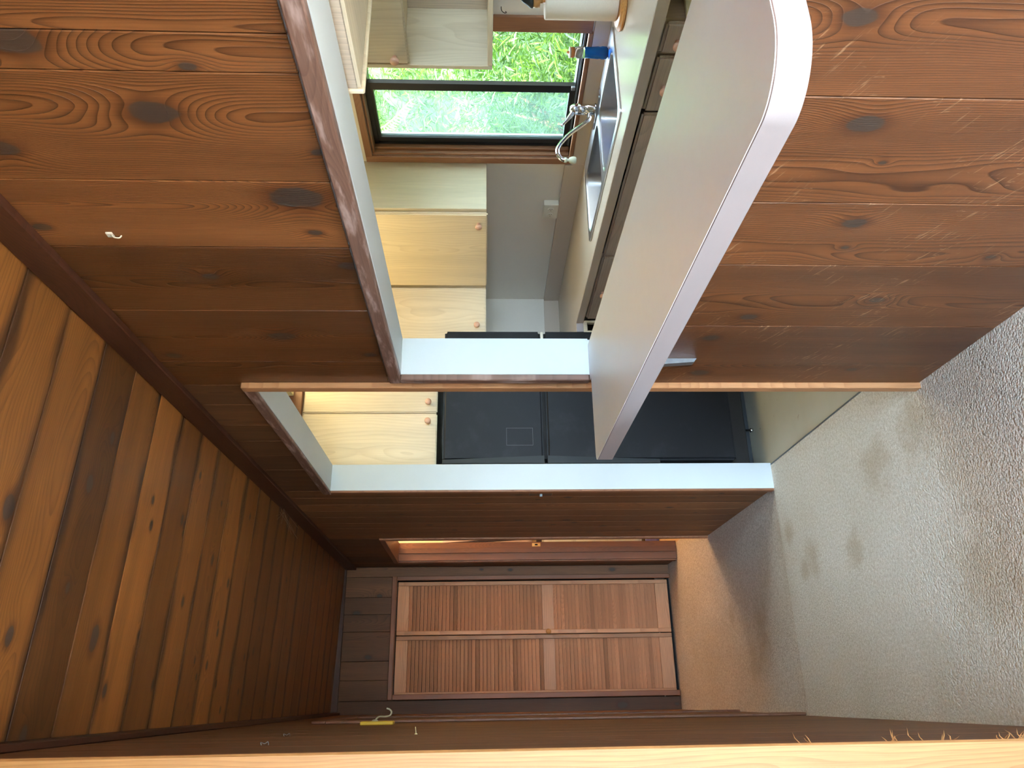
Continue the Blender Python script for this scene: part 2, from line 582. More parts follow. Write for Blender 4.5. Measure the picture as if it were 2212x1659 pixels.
def lathe(name, prof, base, mat, parent=None, axis=(0, 0, 1), seg=28, smooth=True):
    bm = bmesh.new()
    rings = []
    for r, h in prof:
        if r < 1e-6:
            rings.append([bm.verts.new((0, 0, h))])
        else:
            rings.append([bm.verts.new((r * math.cos(2 * math.pi * i / seg), r * math.sin(2 * math.pi * i / seg), h)) for i in range(seg)])
    for a, b in zip(rings, rings[1:]):
        for i in range(seg):
            j = (i + 1) % seg
            if len(a) == 1 and len(b) == 1:
                continue
            if len(a) == 1:
                bm.faces.new((a[0], b[i], b[j]))
            elif len(b) == 1:
                bm.faces.new((a[i], a[j], b[0]))
            else:
                bm.faces.new((a[i], a[j], b[j], b[i]))
    for rr in (rings[0], rings[-1]):
        if len(rr) > 1:
            try:
                bm.faces.new(rr)
            except ValueError:
                pass
    me = bm_mesh(bm, name, False)
    if smooth:
        for p in me.polygons:
            p.use_smooth = len(p.vertices) <= 4
    mw = Vector(axis).to_track_quat('Z', 'Y').to_matrix().to_4x4()
    mw.translation = Vector(base)
    return link(name, me, mw, parent, mat)


def tube(name, pts, rad, mat, parent=None, seg=12, smooth=True, sub=0):
    pts = [Vector(p) for p in pts]
    if sub:
        out = []
        for i in range(len(pts) - 1):
            p0, p1, p2, p3 = pts[max(i - 1, 0)], pts[i], pts[i + 1], pts[min(i + 2, len(pts) - 1)]
            for k in range(sub):
                u = k / sub
                out.append(0.5 * ((2 * p1) + (p2 - p0) * u + (2 * p0 - 5 * p1 + 4 * p2 - p3) * u * u + (3 * p1 - p0 - 3 * p2 + p3) * u ** 3))
        out.append(pts[-1])
        pts = out
    rads = rad if isinstance(rad, (list, tuple)) else None
    bm = bmesh.new()
    rings = []
    up = Vector((0.13, 0.31, 0.94))
    for i, p in enumerate(pts):
        tdir = (pts[min(i + 1, len(pts) - 1)] - pts[max(i - 1, 0)]).normalized()
        a = tdir.cross(up)
        if a.length < 1e-3:
            a = tdir.cross(Vector((1, 0, 0)))
        a.normalize()
        b = tdir.cross(a).normalized()
        if rads:
            f = i / (len(pts) - 1) * (len(rads) - 1)
            k = min(int(f), len(rads) - 2)
            r = rads[k] + (rads[k + 1] - rads[k]) * (f - k)
        else:
            r = rad
        rings.append([bm.verts.new(p + a * r * math.cos(2 * math.pi * j / seg) + b * r * math.sin(2 * math.pi * j / seg)) for j in range(seg)])
    for a, b in zip(rings, rings[1:]):
        for j in range(seg):
            bm.faces.new((a[j], a[(j + 1) % seg], b[(j + 1) % seg], b[j]))
    bm.faces.new(rings[0])
    bm.faces.new(rings[-1])
    me = bm_mesh(bm, name, smooth)
    return link(name, me, Matrix.Identity(4), parent, mat)


def rrect(x0, x1, y0, y1, r, seg=5):
    pts = []
    for cx, cy, a0 in ((x1 - r, y1 - r, 0), (x0 + r, y1 - r, 90), (x0 + r, y0 + r, 180), (x1 - r, y0 + r, 270)):
        for k in range(seg + 1):
            a = math.radians(a0 + 90 * k / seg)
            pts.append((cx + r * math.cos(a), cy + r * math.sin(a)))
    return pts


def plate(name, outer, holes, z0, z1, mat, parent=None, bev=0.0):
    """flat plate with holes between heights z0 < z1"""
    bm = bmesh.new()
    edges = []
    for loop in [outer] + list(holes):
        vv = [bm.verts.new((p[0], p[1], z1)) for p in loop]
        for a, b in zip(vv, vv[1:] + vv[:1]):
            edges.append(bm.edges.new((a, b)))
    bmesh.ops.triangle_fill(bm, use_beauty=True, use_dissolve=False, edges=edges)
    g = bmesh.ops.extrude_face_region(bm, geom=list(bm.faces))
    bmesh.ops.translate(bm, vec=(0, 0, z0 - z1), verts=[e for e in g['geom'] if isinstance(e, bmesh.types.BMVert)])
    me = bm_mesh(bm, name)
    return link(name, me, Matrix.Identity(4), parent, mat)


# ------------------------------------------------------------------ numbers of the place
XR = 0.918          # hall face of the wall on the right
XB = 1.038          # its kitchen face
XL = -0.087         # hall face of the wall on the left
YE = 5.70           # end wall of the hall
ZC = 2.43           # ceiling boards
XW = 2.43           # kitchen window wall
YK = 4.33           # kitchen far wall
CT = 0.905          # kitchen counter height
BAR = 1.078

# ------------------------------------------------------------------ floors
fl = box('floor', (-3.5, -2.9, -0.1), (XR + 0.11, 3.472, 0.0), M['carpet'])
fl.matrix_basis = Matrix.Translation((-3.5, -2.9, -0.1)) @ fl.matrix_basis
# carpet texture reads place coordinates: rebuild the two carpets around the origin


def slab(name, lo, hi, mat):
    old = boxes(name, [(lo, hi)], mat)
    return old


D.objects.remove(fl)
fl = setting(slab('floor', (-3.5, -2.9, -0.1), (1.030, 3.476, 0.0), M['carpet']), 'beige stained carpet of the living room', 'floor')
setting(slab('floor_hall', (XL - 0.1, 3.476, -0.1), (1.030, 6.3, -0.003), M['carpet_hall']), 'beige carpet of the hallway in front of the louvred doors', 'floor')
setting(slab('floor_kitchen', (1.036, 0.0, -0.1), (XW + 0.12, 4.45, -0.008), M['vinyl']), 'white vinyl floor of the kitchen', 'floor')
setting(slab('floor_bathroom', (1.030, 4.45, -0.1), (2.5, 6.5, -0.004), plain('wood_look_vinyl', rgb(222, 186, 140), 0.5, vary=0.05)), 'pale floor of the bathroom', 'floor')
setting(box('trim_1', (1.028, 2.2, -0.02), (1.040, 3.475, -0.001), M['galv'], bev=0.002), 'thin metal carpet edge strip at the kitchen doorway', 'trim')

# ------------------------------------------------------------------ right wall (boards, pass-through, kitchen doorway, bathroom doorway)
PY0, PY1, PZ0, PZ1 = 0.55, 2.10, 1.035, 1.655      # pass-through
DY0, DY1, DZ = 2.20, 3.47, 2.12                    # kitchen doorway
BY0, BY1, BZ = 4.64, 5.42, 2.0                     # bathroom doorway
wr = boxes('wall_right', [((XR + 0.016, -2.9, 0), (XB, PY0, 2.6)), ((XR + 0.016, PY0, 0), (XB, PY1, PZ0)), ((XR + 0.016, PY0, PZ1 + 0.012), (XB, PY1, 2.6)),
                          ((XR + 0.016, PY1 + 0.008, 0), (XB, DY0 - 0.012, 2.6)), ((XR + 0.016, DY0 - 0.012, DZ + 0.012), (XB, DY1 + 0.012, 2.6)),
                          ((XR + 0.016, DY1 + 0.012, 0), (XB, BY0, 2.6)), ((XR + 0.016, BY0, BZ + 0.02), (XB, BY1, 2.6)), ((XR + 0.016, BY1 + 0.02, 0), (XB, 6.5, 2.6))], M['white'])
setting(wr, 'wood panelled wall on the right with pass-through and doorways', 'wall')
K = lambda y, z, r: ((XR, y, z), r)
UP_K = [K(1.005, 1.962, 0.026), K(0.857, 2.113, 0.028), K(0.903, 1.868, 0.009), K(1.10, 1.704, 0.009), K(1.235, 1.774, 0.034), K(1.354, 1.763, 0.010), K(1.341, 2.322, 0.012), K(1.535, 2.04, 0.013),
        K(1.486, 1.712, 0.016), K(1.846, 1.95, 0.022), K(1.972, 2.288, 0.014), K(1.964, 1.729, 0.012), K(1.099, 2.266, 0.02)]
LO_K = [K(0.788, 0.851, 0.017), K(1.008, 0.738, 0.021), K(1.302, 0.621, 0.017), K(1.109, 0.657, 0.005), K(1.395, 0.598, 0.006), K(1.429, 0.241, 0.008), K(1.632, 0.407, 0.012), K(1.726, 0.706, 0.015),
        K(1.85, 0.772, 0.016), K(2.091, 0.739, 0.018), K(2.066, 0.271, 0.01)]
G = 0.0012


def wall_boards(seams, z0, z1, mat, kn, tones, x0=XR, x1=XR + 0.016):
    for i, (a, b) in enumerate(zip(seams, seams[1:])):
        mine = [k for k in kn if a < k[0][1] < b]
        box('board', (x0, a + G, z0), (x1, b - G, z1), mat, wr, 'z', bev=0.0015, tone=tones[i % len(tones)], knots=mine)


wall_boards([-2.9, -2.4, -1.9, -1.4, -0.9, -0.5, -0.2, 0.1, 0.35, PY0], 0.0, 2.42, M['fir'], [], [0.0])
wall_boards([PY0, 0.66, 0.838, 0.915, 1.185, 1.412, 1.70, 2.012, 2.19], 1.70, 2.42, M['fir'], UP_K, [0.0, 0.05, 0.0, -0.04, 0.45, -0.42, -0.28, -0.3])
wall_boards([PY0, 0.66, 0.945, 1.234, 1.47, 1.778, 2.19], 0.0, PZ0, M['fir_low'], LO_K, [0.0, -0.08, 0.05, 0.18, -0.1, -0.04])
wall_boards([PY1 + 0.02, 2.19], PZ0, 1.70, M['fir'], [], [-0.1])
wall_boards([2.19, 2.36, 2.56, 2.74, 2.93, 3.13, 3.31, 3.485], DZ + 0.03, 2.42, M['hall'], [], [-0.32, -0.25, -0.35, -0.3])
hk = [K(random.uniform(3.5, 4.62), random.uniform(0.1, 2.2), random.uniform(0.006, 0.014)) for _ in range(22)]
wall_boards([3.485, 3.62, 3.76, 3.90, 4.04, 4.19, 4.33, 4.48, BY0 - 0.002], 0.0, 2.42, M['hall'], hk, [0.3, 0.15, 0.35, 0.25, 0.12])
wall_boards([BY0 - 0.002, 4.85, 5.05, 5.25, BY1 + 0.05], BZ + 0.03, 2.42, M['hall'], [], [-0.2, -0.3])
wall_boards([BY1 + 0.05, 5.56, YE], 0.0, 2.42, M['hall'], [], [-0.25])
# pass-through lining and casing
JT = 0.010
box('jamb', (XR - 0.002, PY1, BAR), (XB, PY1 + JT, PZ1 + 0.012), M['white'], wr)
box('jamb', (XR - 0.002, PY0, PZ1), (XB, PY1, PZ1 + 0.012), M['white'], wr)
box('jamb', (XR - 0.002, PY0 - JT, BAR), (XB, PY0, PZ1 + 0.012), M['white'], wr)
box('casing', (XR - 0.021, PY0, PZ1 + 0.002), (XR, PY1 + 0.03, PZ1 + 0.037), M['casing_worn'], wr, 'y', bev=0.003)
box('casing', (XR - 0.021, PY1 + 0.001, BAR), (XR, PY1 + 0.03, PZ1 + 0.002), M['casing_worn'], wr, 'z', bev=0.003)
# kitchen doorway lining and casing
box('jamb', (XR - 0.002, DY1, 0), (XB + 0.004, DY1 + 0.012, DZ), M['white'], wr)
box('jamb', (XR - 0.002, DY0, DZ), (XB + 0.004, DY1, DZ + 0.012), M['white'], wr)
box('jamb', (XR - 0.002, DY0 - 0.012, 0), (XB + 0.004, DY0, DZ), M['white'], wr)
box('casing', (XR - 0.020, 2.166, 0), (XR, 2.199, DZ + 0.035), M['fresh'], wr, 'z', bev=0.002)
box('casing', (XR - 0.013, 2.199, DZ + 0.002), (XR, DY1 + 0.035, DZ + 0.040), M['casing_worn'], wr, 'y', bev=0.003)
box('casing', (XR - 0.013, DY1 + 0.001, 0), (XR, DY1 + 0.035, DZ + 0.002), M['casing'], wr, 'z', bev=0.003)

# ------------------------------------------------------------------ ceiling
ce = boxes('ceiling', [((-3.5, -2.9, 2.5), (XR + 0.016, 6.5, 2.6))], M['wall'])
setting(ce, 'dark cedar board ceiling of the hallway', 'ceiling')
CK = [(0.165, 2.148, 0.022), (0.587, 2.323, 0.009), (0.891, 2.231, 0.022), (0.681, 1.999, 0.011), (0.535, 1.941, 0.016), (0.512, 2.347, 0.010), (0.038, 2.27, 0.012), (-0.061, 1.919, 0.014), (0.143, 1.768, 0.014),
      (0.504, 2.924, 0.012), (0.449, 3.145, 0.011), (0.401, 1.642, 0.018), (0.326, 2.709, 0.011), (0.272, 1.956, 0.01), (0.382, 1.93, 0.015)]
for _ in range(46):
    CK.append((random.uniform(-0.05, 0.88), random.uniform(2.4, 5.6), random.uniform(0.006, 0.011)))
ZR, ZL = 2.418, 2.452
ctone = {-3: 0.1, -2: -0.05, -1: 0.1, 0: -0.6, 1: -0.22, 2: 0.38, 3: -0.12, 4: 0.3, 5: -0.1, 6: 0.26, 7: 0.12, 8: -0.1, 9: -0.25, 10: -0.3}
for k in range(-24, 21):
    y0 = 1.855 + 0.189 * k
    y1 = min(y0 + 0.189, YE)
    x0 = -0.13 if y0 > 1.5 else -3.4
    mine = [((a, b, 2.43), r) for a, b, r in CK if y0 < b < y1][:4]
    tn = ctone.get(k, random.choice([0.05, -0.05, 0.1, -0.12]) if k < 0 else random.choice([-0.3, -0.2, -0.36, -0.25]))
    o = box('board', (x0, y0 + 0.0028, 2.43), (XR, y1 - 0.0028, 2.446), M['cedar'], ce, 'x', bev=0.0006, tone=tn, knots=mine)
    if y0 > 1.0:
        o.matrix_basis = Matrix.Translation((XR, 0, ZR)) @ Matrix.Rotation(math.atan((ZR - ZL) / 1.0), 4, 'Y').inverted() @ Matrix.Translation((-XR, 0, -2.43)) @ o.matrix_basis
        MW[o] = o.matrix_basis
boxes('ceiling_backing', [((-0.2, 1.0, 2.475), (XR + 0.01, YE, 2.49))], M['black'], ce)
# crown trims
setting(box('trim_2', (XR - 0.020, -2.9, 2.338), (XR, YE, 2.418), M['trim'], along='y', bev=0.003), 'dark trim strip between panelled wall and ceiling above the pass-through', 'trim')
setting(box('trim_3', (XL, YE - 0.018, 2.405), (XR - 0.02, YE, 2.455), M['trim'], along='x', bev=0.003), 'dark trim strip above the louvred doors', 'trim')
setting(box('trim_4', (XL, 1.57, 2.385), (XL + 0.018, YE - 0.02, 2.452), M['trim'], along='y', bev=0.003), 'dark trim strip along the ceiling above the coat hook', 'trim')

# ------------------------------------------------------------------ end wall with louvred closet doors
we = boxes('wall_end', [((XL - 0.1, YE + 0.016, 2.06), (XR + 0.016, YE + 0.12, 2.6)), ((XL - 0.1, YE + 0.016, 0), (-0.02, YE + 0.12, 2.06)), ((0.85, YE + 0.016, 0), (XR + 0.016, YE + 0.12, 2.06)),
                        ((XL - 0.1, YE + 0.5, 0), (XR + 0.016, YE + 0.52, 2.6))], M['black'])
setting(we, 'knotty board wall at the end of the hallway', 'wall')
EK = [((-0.053, YE, 0.417), 0.022), ((-0.051, YE, 0.03), 0.010), ((0.712, YE, 2.157), 0.012), ((0.59, YE, 2.318), 0.017), ((0.288, YE, 2.217), 0.015), ((0.885, YE, 0.427), 0.013), ((0.89, YE, 1.195), 0.010), ((0.895, YE, 1.41), 0.008)]
es = [XL - 0.02, 0.0, 0.134, 0.26, 0.46, 0.58, 0.70, 0.845, XR]
etone = [-0.45, -0.2, -0.1, -0.15, -0.3, -0.25, 0.0, 0.12]
for i, (a, b) in enumerate(zip(es, es[1:])):
    z0 = 2.03 if 0 < i < 7 else 0.0
    mine = [k for k in EK if a < k[0][0] < b]
    box('board', (a + G, YE, z0), (b - G, YE + 0.016, 2.44), M['hall'], we, 'z', bev=0.0015, tone=etone[i], knots=mine)
box('casing', (0.003, YE - 0.016, 0), (0.040, YE, 2.033), M['casing'], we, 'z', bev=0.004)
box('casing', (0.817, YE - 0.016, 0), (0.850, YE, 2.033), M['casing'], we, 'z', bev=0.004, tone=-0.05)
box('casing', (0.003, YE - 0.016, 2.034), (0.850, YE, 2.068), M['casing'], we, 'x', bev=0.004)
d1 = empty('door_1', (0.43, YE + 0.02, 0))
setting(d1, 'pair of tan louvred folding closet doors at the end of the hallway', 'door')
for li, (a, b) in enumerate(((0.023, 0.427), (0.432, 0.808))):
    y0, y1 = YE - 0.004, YE + 0.026
    leaf = empty('leaf', ((a + b) / 2, YE + 0.01, 0.02))
    leaf.parent = d1
    leaf.matrix_parent_inverse = MW[d1].inverted()
    dk = -0.06 if li == 0 else 0.0
    sw = 0.029
    box('stile', (a, y0, 0.022), (a + sw, y1, 2.024), M['rail'], leaf, 'z', bev=0.003, tone=dk - 0.05)
    box('stile', (b - sw, y0, 0.022), (b, y1, 2.024), M['rail'], leaf, 'z', bev=0.003, tone=dk - (0.28 if li == 0 else 0.05))
    for z0, z1, tn in ((0.022, 0.118, 0.12), (0.880, 0.965, -0.1 if li == 0 else -0.05), (1.940, 2.024, 0.05)):
        box('rail', (a + sw, y0 + 0.003, z0), (b - sw, y1 - 0.003, z1), M['rail'], leaf, 'x', bev=0.002, tone=dk + tn)
    for zz0, zz1, n in ((0.118, 0.880, 28), (0.965, 1.940, 36)):
        pit = (zz1 - zz0) / n
        key = 'slat%d%d' % (li, n)
        for s in range(n):
            zc = zz0 + pit * (s + 0.5)
            me = MESHES.get(key)
            if me is None:
                bm = bmesh.new()
                bmesh.ops.create_cube(bm, size=1.0)
                bmesh.ops.scale(bm, vec=(0.0283, b - a - 2 * sw, 0.006), verts=bm.verts)
                bmesh.ops.bevel(bm, geom=list(bm.edges), offset=0.0015, segments=1, affect='EDGES')
                me = bm_mesh(bm, 'slat')
                me.materials.append(M['louver'])
                MESHES[key] = me
            # local y along the hall width, tilted so the front edge hangs lower
            ang = math.radians(56)
            exv = Vector((0, math.cos(ang), math.sin(ang)))
            eyv = Vector((1, 0, 0))
            ezv = exv.cross(eyv)
            mw = Matrix((exv, eyv, ezv)).transposed().to_4x4()
            mw.translation = ((a + b) / 2, YE + 0.011, zc)
            o = link('slat', me, mw, leaf)
            o['tone'] = dk + random.choice([0.0, 0.03, -0.03, 0.05, -0.02, 0.0, 0.04, -0.26 if random.random() < 0.6 else 0.0])
lathe('knob', [(0.008, 0), (0.008, 0.012), (0.017, 0.018), (0.019, 0.026), (0.014, 0.034), (0, 0.036)], (0.446, YE - 0.004, 0.925), M['turned'], d1, axis=(0, -1, 0), seg=20)
box('track', (0.02, YE + 0.004, 2.026), (0.81, YE + 0.03, 2.033), M['black'], d1)
setting(box('baseboard_end', (-0.02, YE + 0.03, 0), (0.83, YE + 0.4, 0.012), M['black']), 'dark threshold under the louvred doors', 'baseboard')

# ------------------------------------------------------------------ left wall
wl = boxes('wall_left', [((XL - 0.11, 1.57, 0), (XL - 0.016, 6.3, 2.6))], M['wall'])
setting(wl, 'wood panelled hallway wall on the left beside the coat hook', 'wall')
ls = [1.57, 1.80, 2.02, 2.30, 2.52, 2.76, 3.02, 3.28, 3.56, 3.98, 4.42, 4.7, 4.95, 5.2, 5.45, YE]
for i, (a, b) in enumerate(zip(ls, ls[1:])):
    box('board', (XL - 0.016, a + G, 0.0), (XL, b - G, 2.44), M['hall'], wl, 'z', bev=0.0015, tone=random.choice([0.2, 0.45, 0.3, 0.1]))
# end of that wall: pale boards facing the living room
box('end_board', (XL - 0.11, 1.545, 0), (XL + 0.001, 1.57, 2.44), M['pine'], wl, 'z', bev=0.004)
box('end_board', (XL - 0.24, 1.552, 0), (XL - 0.1105, 1.60, 2.44), M['pine'], wl, 'z', bev=0.004, tone=0.08, knots=[((XL - 0.15, 1.552, 0.95), 0.012)])
spl = bmesh.new()
rg = random.Random(4)
for i in range(26):
    zz = rg.choice([0.64, 0.60, 0.56, 0.52, 0.40, 0.36, 0.30, 0.80]) + rg.uniform(-0.02, 0.02)
    p0 = Vector((XL + 0.001, 1.546 + rg.uniform(0, 0.01), zz))
    L = rg.uniform(0.008, 0.03)
    d1_ = Vector((rg.uniform(0.3, 1.0), rg.uniform(-0.3, 0.2), rg.uniform(-0.8, 0.9))).normalized()
    d2_ = (d1_ + Vector((rg.uniform(-0.4, 0.4), 0, rg.uniform(-0.8, 0.8)))).normalized()
    wv = Vector((0, 0.0012, 0.0008))
    p1, p2 = p0 + d1_ * L * 0.5, p0 + d1_ * L * 0.5 + d2_ * L * 0.5
    q = [spl.verts.new(p) for p in (p0 - wv, p0 + wv, p1 + wv * 0.7, p1 - wv * 0.7, p2)]
    spl.faces.new((q[0], q[1], q[2], q[3]))
    spl.faces.new((q[3], q[2], q[4]))
o = link('splinters', bm_mesh(spl, 'splinters'), Matrix.Identity(4), wl, M['pine'])
o['kind'] = 'stuff'
boxes('living_side', [((-3.5, 1.60, 0), (XL - 0.11, 1.70, 2.6))], M['panel'], wl)
# hall door on the left: casing and closed leaf seen edge-on
d3 = empty('door_3', (XL, 3.98, 0))
setting(d3, 'closed hallway door seen edge-on beyond the coat hook', 'door')
box('casing', (XL, 3.50, 0), (XL + 0.013, 3.56, 2.07), M['casing'], d3, 'z', bev=0.003, tone=-0.2)
box('casing', (XL, 4.40, 0), (XL + 0.013, 4.46, 2.07), M['casing'], d3, 'z', bev=0.003, tone=-0.25)
box('casing', (XL, 3.50, 2.071), (XL + 0.013, 4.46, 2.13), M['casing'], d3, 'y', bev=0.003, tone=-0.25)
box('leaf', (XL, 3.561, 0.01), (XL + 0.004, 4.399, 2.07), M['hall'], d3, 'z', tone=-0.1)

# ------------------------------------------------------------------ living room behind the camera
bw = boxes('wall_back', [((-3.5, -2.9, 2.04), (XR + 0.016, -2.8, 2.6)), ((-3.5, -2.9, 0), (-2.08, -2.8, 2.04)), ((0.88, -2.9, 0), (XR + 0.016, -2.8, 2.04))], M['panel'])
setting(bw, 'living room wall behind the camera with added glass doors', 'wall')
setting(boxes('wall_living', [((-3.5, -2.8, 0), (-3.4, 0.3, 2.6)), ((-3.5, 1.3, 0), (-3.4, 1.6, 2.6)), ((-3.5, 0.3, 0), (-3.4, 1.3, 1.0)), ((-3.5, 0.3, 2.04), (-3.4, 1.3, 2.6))], M['panel']), 'living room wall with an added window left of the camera', 'wall')
w3 = empty('window_3', (-3.45, 0.8, 1.0))  # unseen window, added to light the board wall from the left
setting(w3, 'unseen living room window added left of the camera for daylight', 'window')
for yy in (0.3, 0.78, 1.26):
    box('stile', (-3.47, yy, 1.0), (-3.43, yy + 0.04, 2.04), M['black_metal'], w3)
for yy in (0.34, 0.82):
    box('pane', (-3.452, yy, 1.0), (-3.448, yy + 0.44, 2.04), M['glass'], w3)
w2 = empty('window_2', (-1.1, -2.85, 0))  # unseen doors added for daylight; their side follows from the lit jambs
setting(w2, 'unseen sliding glass doors added behind the camera for daylight', 'window')
for xx in (-2.08, -0.62, 0.82):
    box('stile', (xx, -2.87, 0.0), (xx + 0.06, -2.83, 2.04), M['black_metal'], w2)
box('rail', (-2.08, -2.87, 0.0), (0.88, -2.83, 0.05), M['black_metal'], w2)
box('rail', (-2.08, -2.87, 1.99), (0.88, -2.83, 2.04), M['black_metal'], w2)
for xx in (-2.02, -0.56):
    box('pane', (xx, -2.853, 0.05), (xx + 1.38, -2.849, 1.99), M['glass'], w2)
setting(boxes('deck', [((-9, -9, -0.35), (3, -2.9, -0.15)), ((-9, -2.9, -0.35), (-3.5, 6, -0.15))], M['deck']), 'grey deck outside the living room', 'deck')
setting(boxes('ground', [((-30, -30, -0.7), (40, 40, -0.5))], M['ground']), 'green ground around the house', 'ground')
setting(boxes('sunshade', [((3.3, -4.5, -0.5), (10.5, -2.2, 7.0))], M['panel']), 'tall brown shed added beside the kitchen to shade the shrubs, outside the view', 'shade block')  # unseen block, added to keep the sun off the shrubs
setting(boxes('roof', [((-3.6, -3.0, 2.66), (2.65, 7.0, 2.75))], M['wall']), 'flat roof over the house', 'roof')

# ------------------------------------------------------------------ kitchen shell
WY0, WY1, WZ0, WZ1 = 2.175, 2.92, 0.985, 1.935
kw = boxes('wall_window', [((XW, 0.0, 0), (XW + 0.14, WY0, 2.6)), ((XW, WY1, 0), (XW + 0.14, 6.5, 2.6)), ((XW, WY0, 0), (XW + 0.14, WY1, WZ0)), ((XW, WY0, WZ1), (XW + 0.14, WY1, 2.6))], M['wall'])
setting(kw, 'off-white kitchen wall around the window over the sink', 'wall')
setting(boxes('wall_far', [((XB, YK, 0), (XW, YK + 0.1, 2.6))], M['wall']), 'off-white kitchen wall behind the refrigerator', 'wall')
setting(boxes('wall_near', [((XB, 0.0, 0), (XW, 0.1, 0.95)), ((XB, 0.0, 2.05), (XW, 0.1, 2.6)), ((XB, 0.0, 0.95), (1.30, 0.1, 2.05)), ((2.25, 0.0, 0.95), (XW, 0.1, 2.05))], M['wall']), 'kitchen wall with an added window beside the camera, out of view', 'wall')
w4 = empty('window_4', (1.78, 0.05, 0.95))  # unseen window, added to brighten the kitchen from its near end
setting(w4, 'second kitchen window added for light beside the camera, out of view', 'window')
for xx in (1.30, 1.76, 2.21):
    box('stile', (xx, 0.03, 0.95), (xx + 0.04, 0.07, 2.05), M['black_metal'], w4)
for xx in (1.34, 1.80):
    box('pane', (xx, 0.048, 0.95), (xx + 0.41, 0.052, 2.05), M['glass'], w4)
setting(boxes('ceiling_kitchen', [((XB, 0.0, 2.42), (XW, YK, 2.6))], M['white']), 'white kitchen ceiling', 'ceiling')

# window over the sink
w1 = empty('window_1', (XW, 2.55, WZ0))
setting(w1, 'black sliding window with reddish wood casing over the kitchen sink', 'window')
WM = M['window_wood']
box('casing', (XW - 0.014, WY0 - 0.072, WZ0 - 0.012), (XW, WY0, WZ1 + 0.032), WM, w1, 'z', bev=0.002)
box('casing', (XW - 0.014, WY1, WZ0 - 0.012), (XW, WY1 + 0.040, WZ1 + 0.032), WM, w1, 'z', bev=0.002)
box('casing', (XW - 0.014, WY0, WZ1), (XW, WY1, WZ1 + 0.032), WM, w1, 'y', bev=0.002)
box('sill', (XW - 0.016, WY0, WZ0 - 0.018), (XW + 0.12, WY1, WZ0), WM, w1, 'y', bev=0.002)
box('jamb', (XW, WY1 - 0.012, WZ0), (XW + 0.12, WY1, WZ1), WM, w1, 'z', bev=0.002)
box('jamb', (XW, WY0, WZ0), (XW + 0.12, WY0 + 0.012, WZ1), WM, w1, 'z', bev=0.002)
box('jamb', (XW, WY0 + 0.012, WZ1 - 0.012), (XW + 0.12, WY1 - 0.012, WZ1), WM, w1, 'y', bev=0.002)
box('stop', (XW + 0.022, WY1 - 0.026, WZ0), (XW + 0.045, WY1 - 0.012, WZ1 - 0.012), WM, w1, 'z', bev=0.002)
BM_ = M['black_metal']
fx0, fx1 = XW + 0.045, XW + 0.10
box('frame', (fx0, WY1 - 0.034, WZ0), (fx1, WY1 - 0.012, WZ1 - 0.012), BM_, w1)
box('frame', (fx0, WY0 + 0.012, WZ0), (fx1, WY0 + 0.030, WZ1 - 0.012), BM_, w1)
box('frame', (fx0, WY0 + 0.030, WZ1 - 0.032), (fx1, WY1 - 0.034, WZ1 - 0.012), BM_, w1)
box('frame', (fx0, WY0 + 0.030, WZ0), (fx1, WY1 - 0.034, WZ0 + 0.014), BM_, w1)
MY = 2.525
sa = empty('sash', (fx0, 2.68, WZ0))
sa.parent = w1
sa.matrix_parent_inverse = MW[w1].inverted()
s0, s1 = fx0 + 0.004, fx0 + 0.026
box('stile', (s0, MY - 0.012, WZ0 + 0.014), (s1, MY + 0.028, WZ1 - 0.032), BM_, sa)
box('stile', (s0, WY1 - 0.066, WZ0 + 0.014), (s1, WY1 - 0.038, WZ1 - 0.032), BM_, sa)
box('rail', (s0, MY + 0.028, WZ0 + 0.014), (s1, WY1 - 0.066, WZ0 + 0.034), BM_, sa)
box('rail', (s0, MY + 0.028, WZ1 - 0.048), (s1, WY1 - 0.066, WZ1 - 0.032), BM_, sa)
box('pane', (s0 + 0.009, MY + 0.028, WZ0 + 0.034), (s0 + 0.013, WY1 - 0.066, WZ1 - 0.048), M['dusty'], sa)
box('meeting_rail', (fx0 + 0.03, MY + 0.034, WZ0 + 0.014), (fx1 - 0.002, MY + 0.056, WZ1 - 0.032), BM_, w1)
box('pane', (fx0 + 0.034, WY0 + 0.030, WZ0 + 0.014), (fx0 + 0.037, MY - 0.012, WZ1 - 0.032), M['glass'], w1)
box('track', (fx0 - 0.006, WY0 + 0.03, WZ0), (fx0, WY1 - 0.034, WZ0 + 0.008), M['galv'], w1)
box('latch', (fx0 - 0.008, MY - 0.014, WZ0 + 0.012), (fx0 + 0.004, MY + 0.006, WZ0 + 0.030), M['galv'], w1, bev=0.002)

# ------------------------------------------------------------------ kitchen cabinets


def knob(p, axis, parent, r=0.0165):
    return lathe('knob', [(r * 0.5, 0), (r * 0.45, 0.012), (r * 0.95, 0.016), (r, 0.024), (r * 0.8, 0.029), (0, 0.030)], p, M['knob'], parent, axis=axis, seg=20)


PK = M['pickled']
u1 = empty('upper_cabinet', (2.28, 3.32, 1.38))
tag(u1, 'pickled wood wall cabinet between the sink window and the kitchen corner', 'cabinet', 'kitchen cabinets')
box('body', (2.153, 2.967, 1.385), (XW - 0.001, 3.66, 2.36), PK, u1, 'z', bev=0.002)
dd = box('door', (2.133, 2.985, 1.38), (2.152, 3.655, 2.36), PK, u1, 'z', bev=0.006, seg=2)
knob((2.133, 3.058, 1.424), (-1, 0, 0), dd)
u2 = empty('upper_cabinet', (2.0, 4.0, 1.38))
tag(u2, 'pickled wood corner cabinet above the counter beside the refrigerator', 'cabinet', 'kitchen cabinets')
box('body', (1.79, 3.69, 1.385), (XW - 0.001, YK - 0.001, 2.36), PK, u2, 'z', bev=0.002)
dd = box('door', (1.795, 3.67, 1.384), (2.132, 3.689, 2.36), PK, u2, 'z', bev=0.006, seg=2)
knob((1.888, 3.67, 1.436), (0, -1, 0), dd)
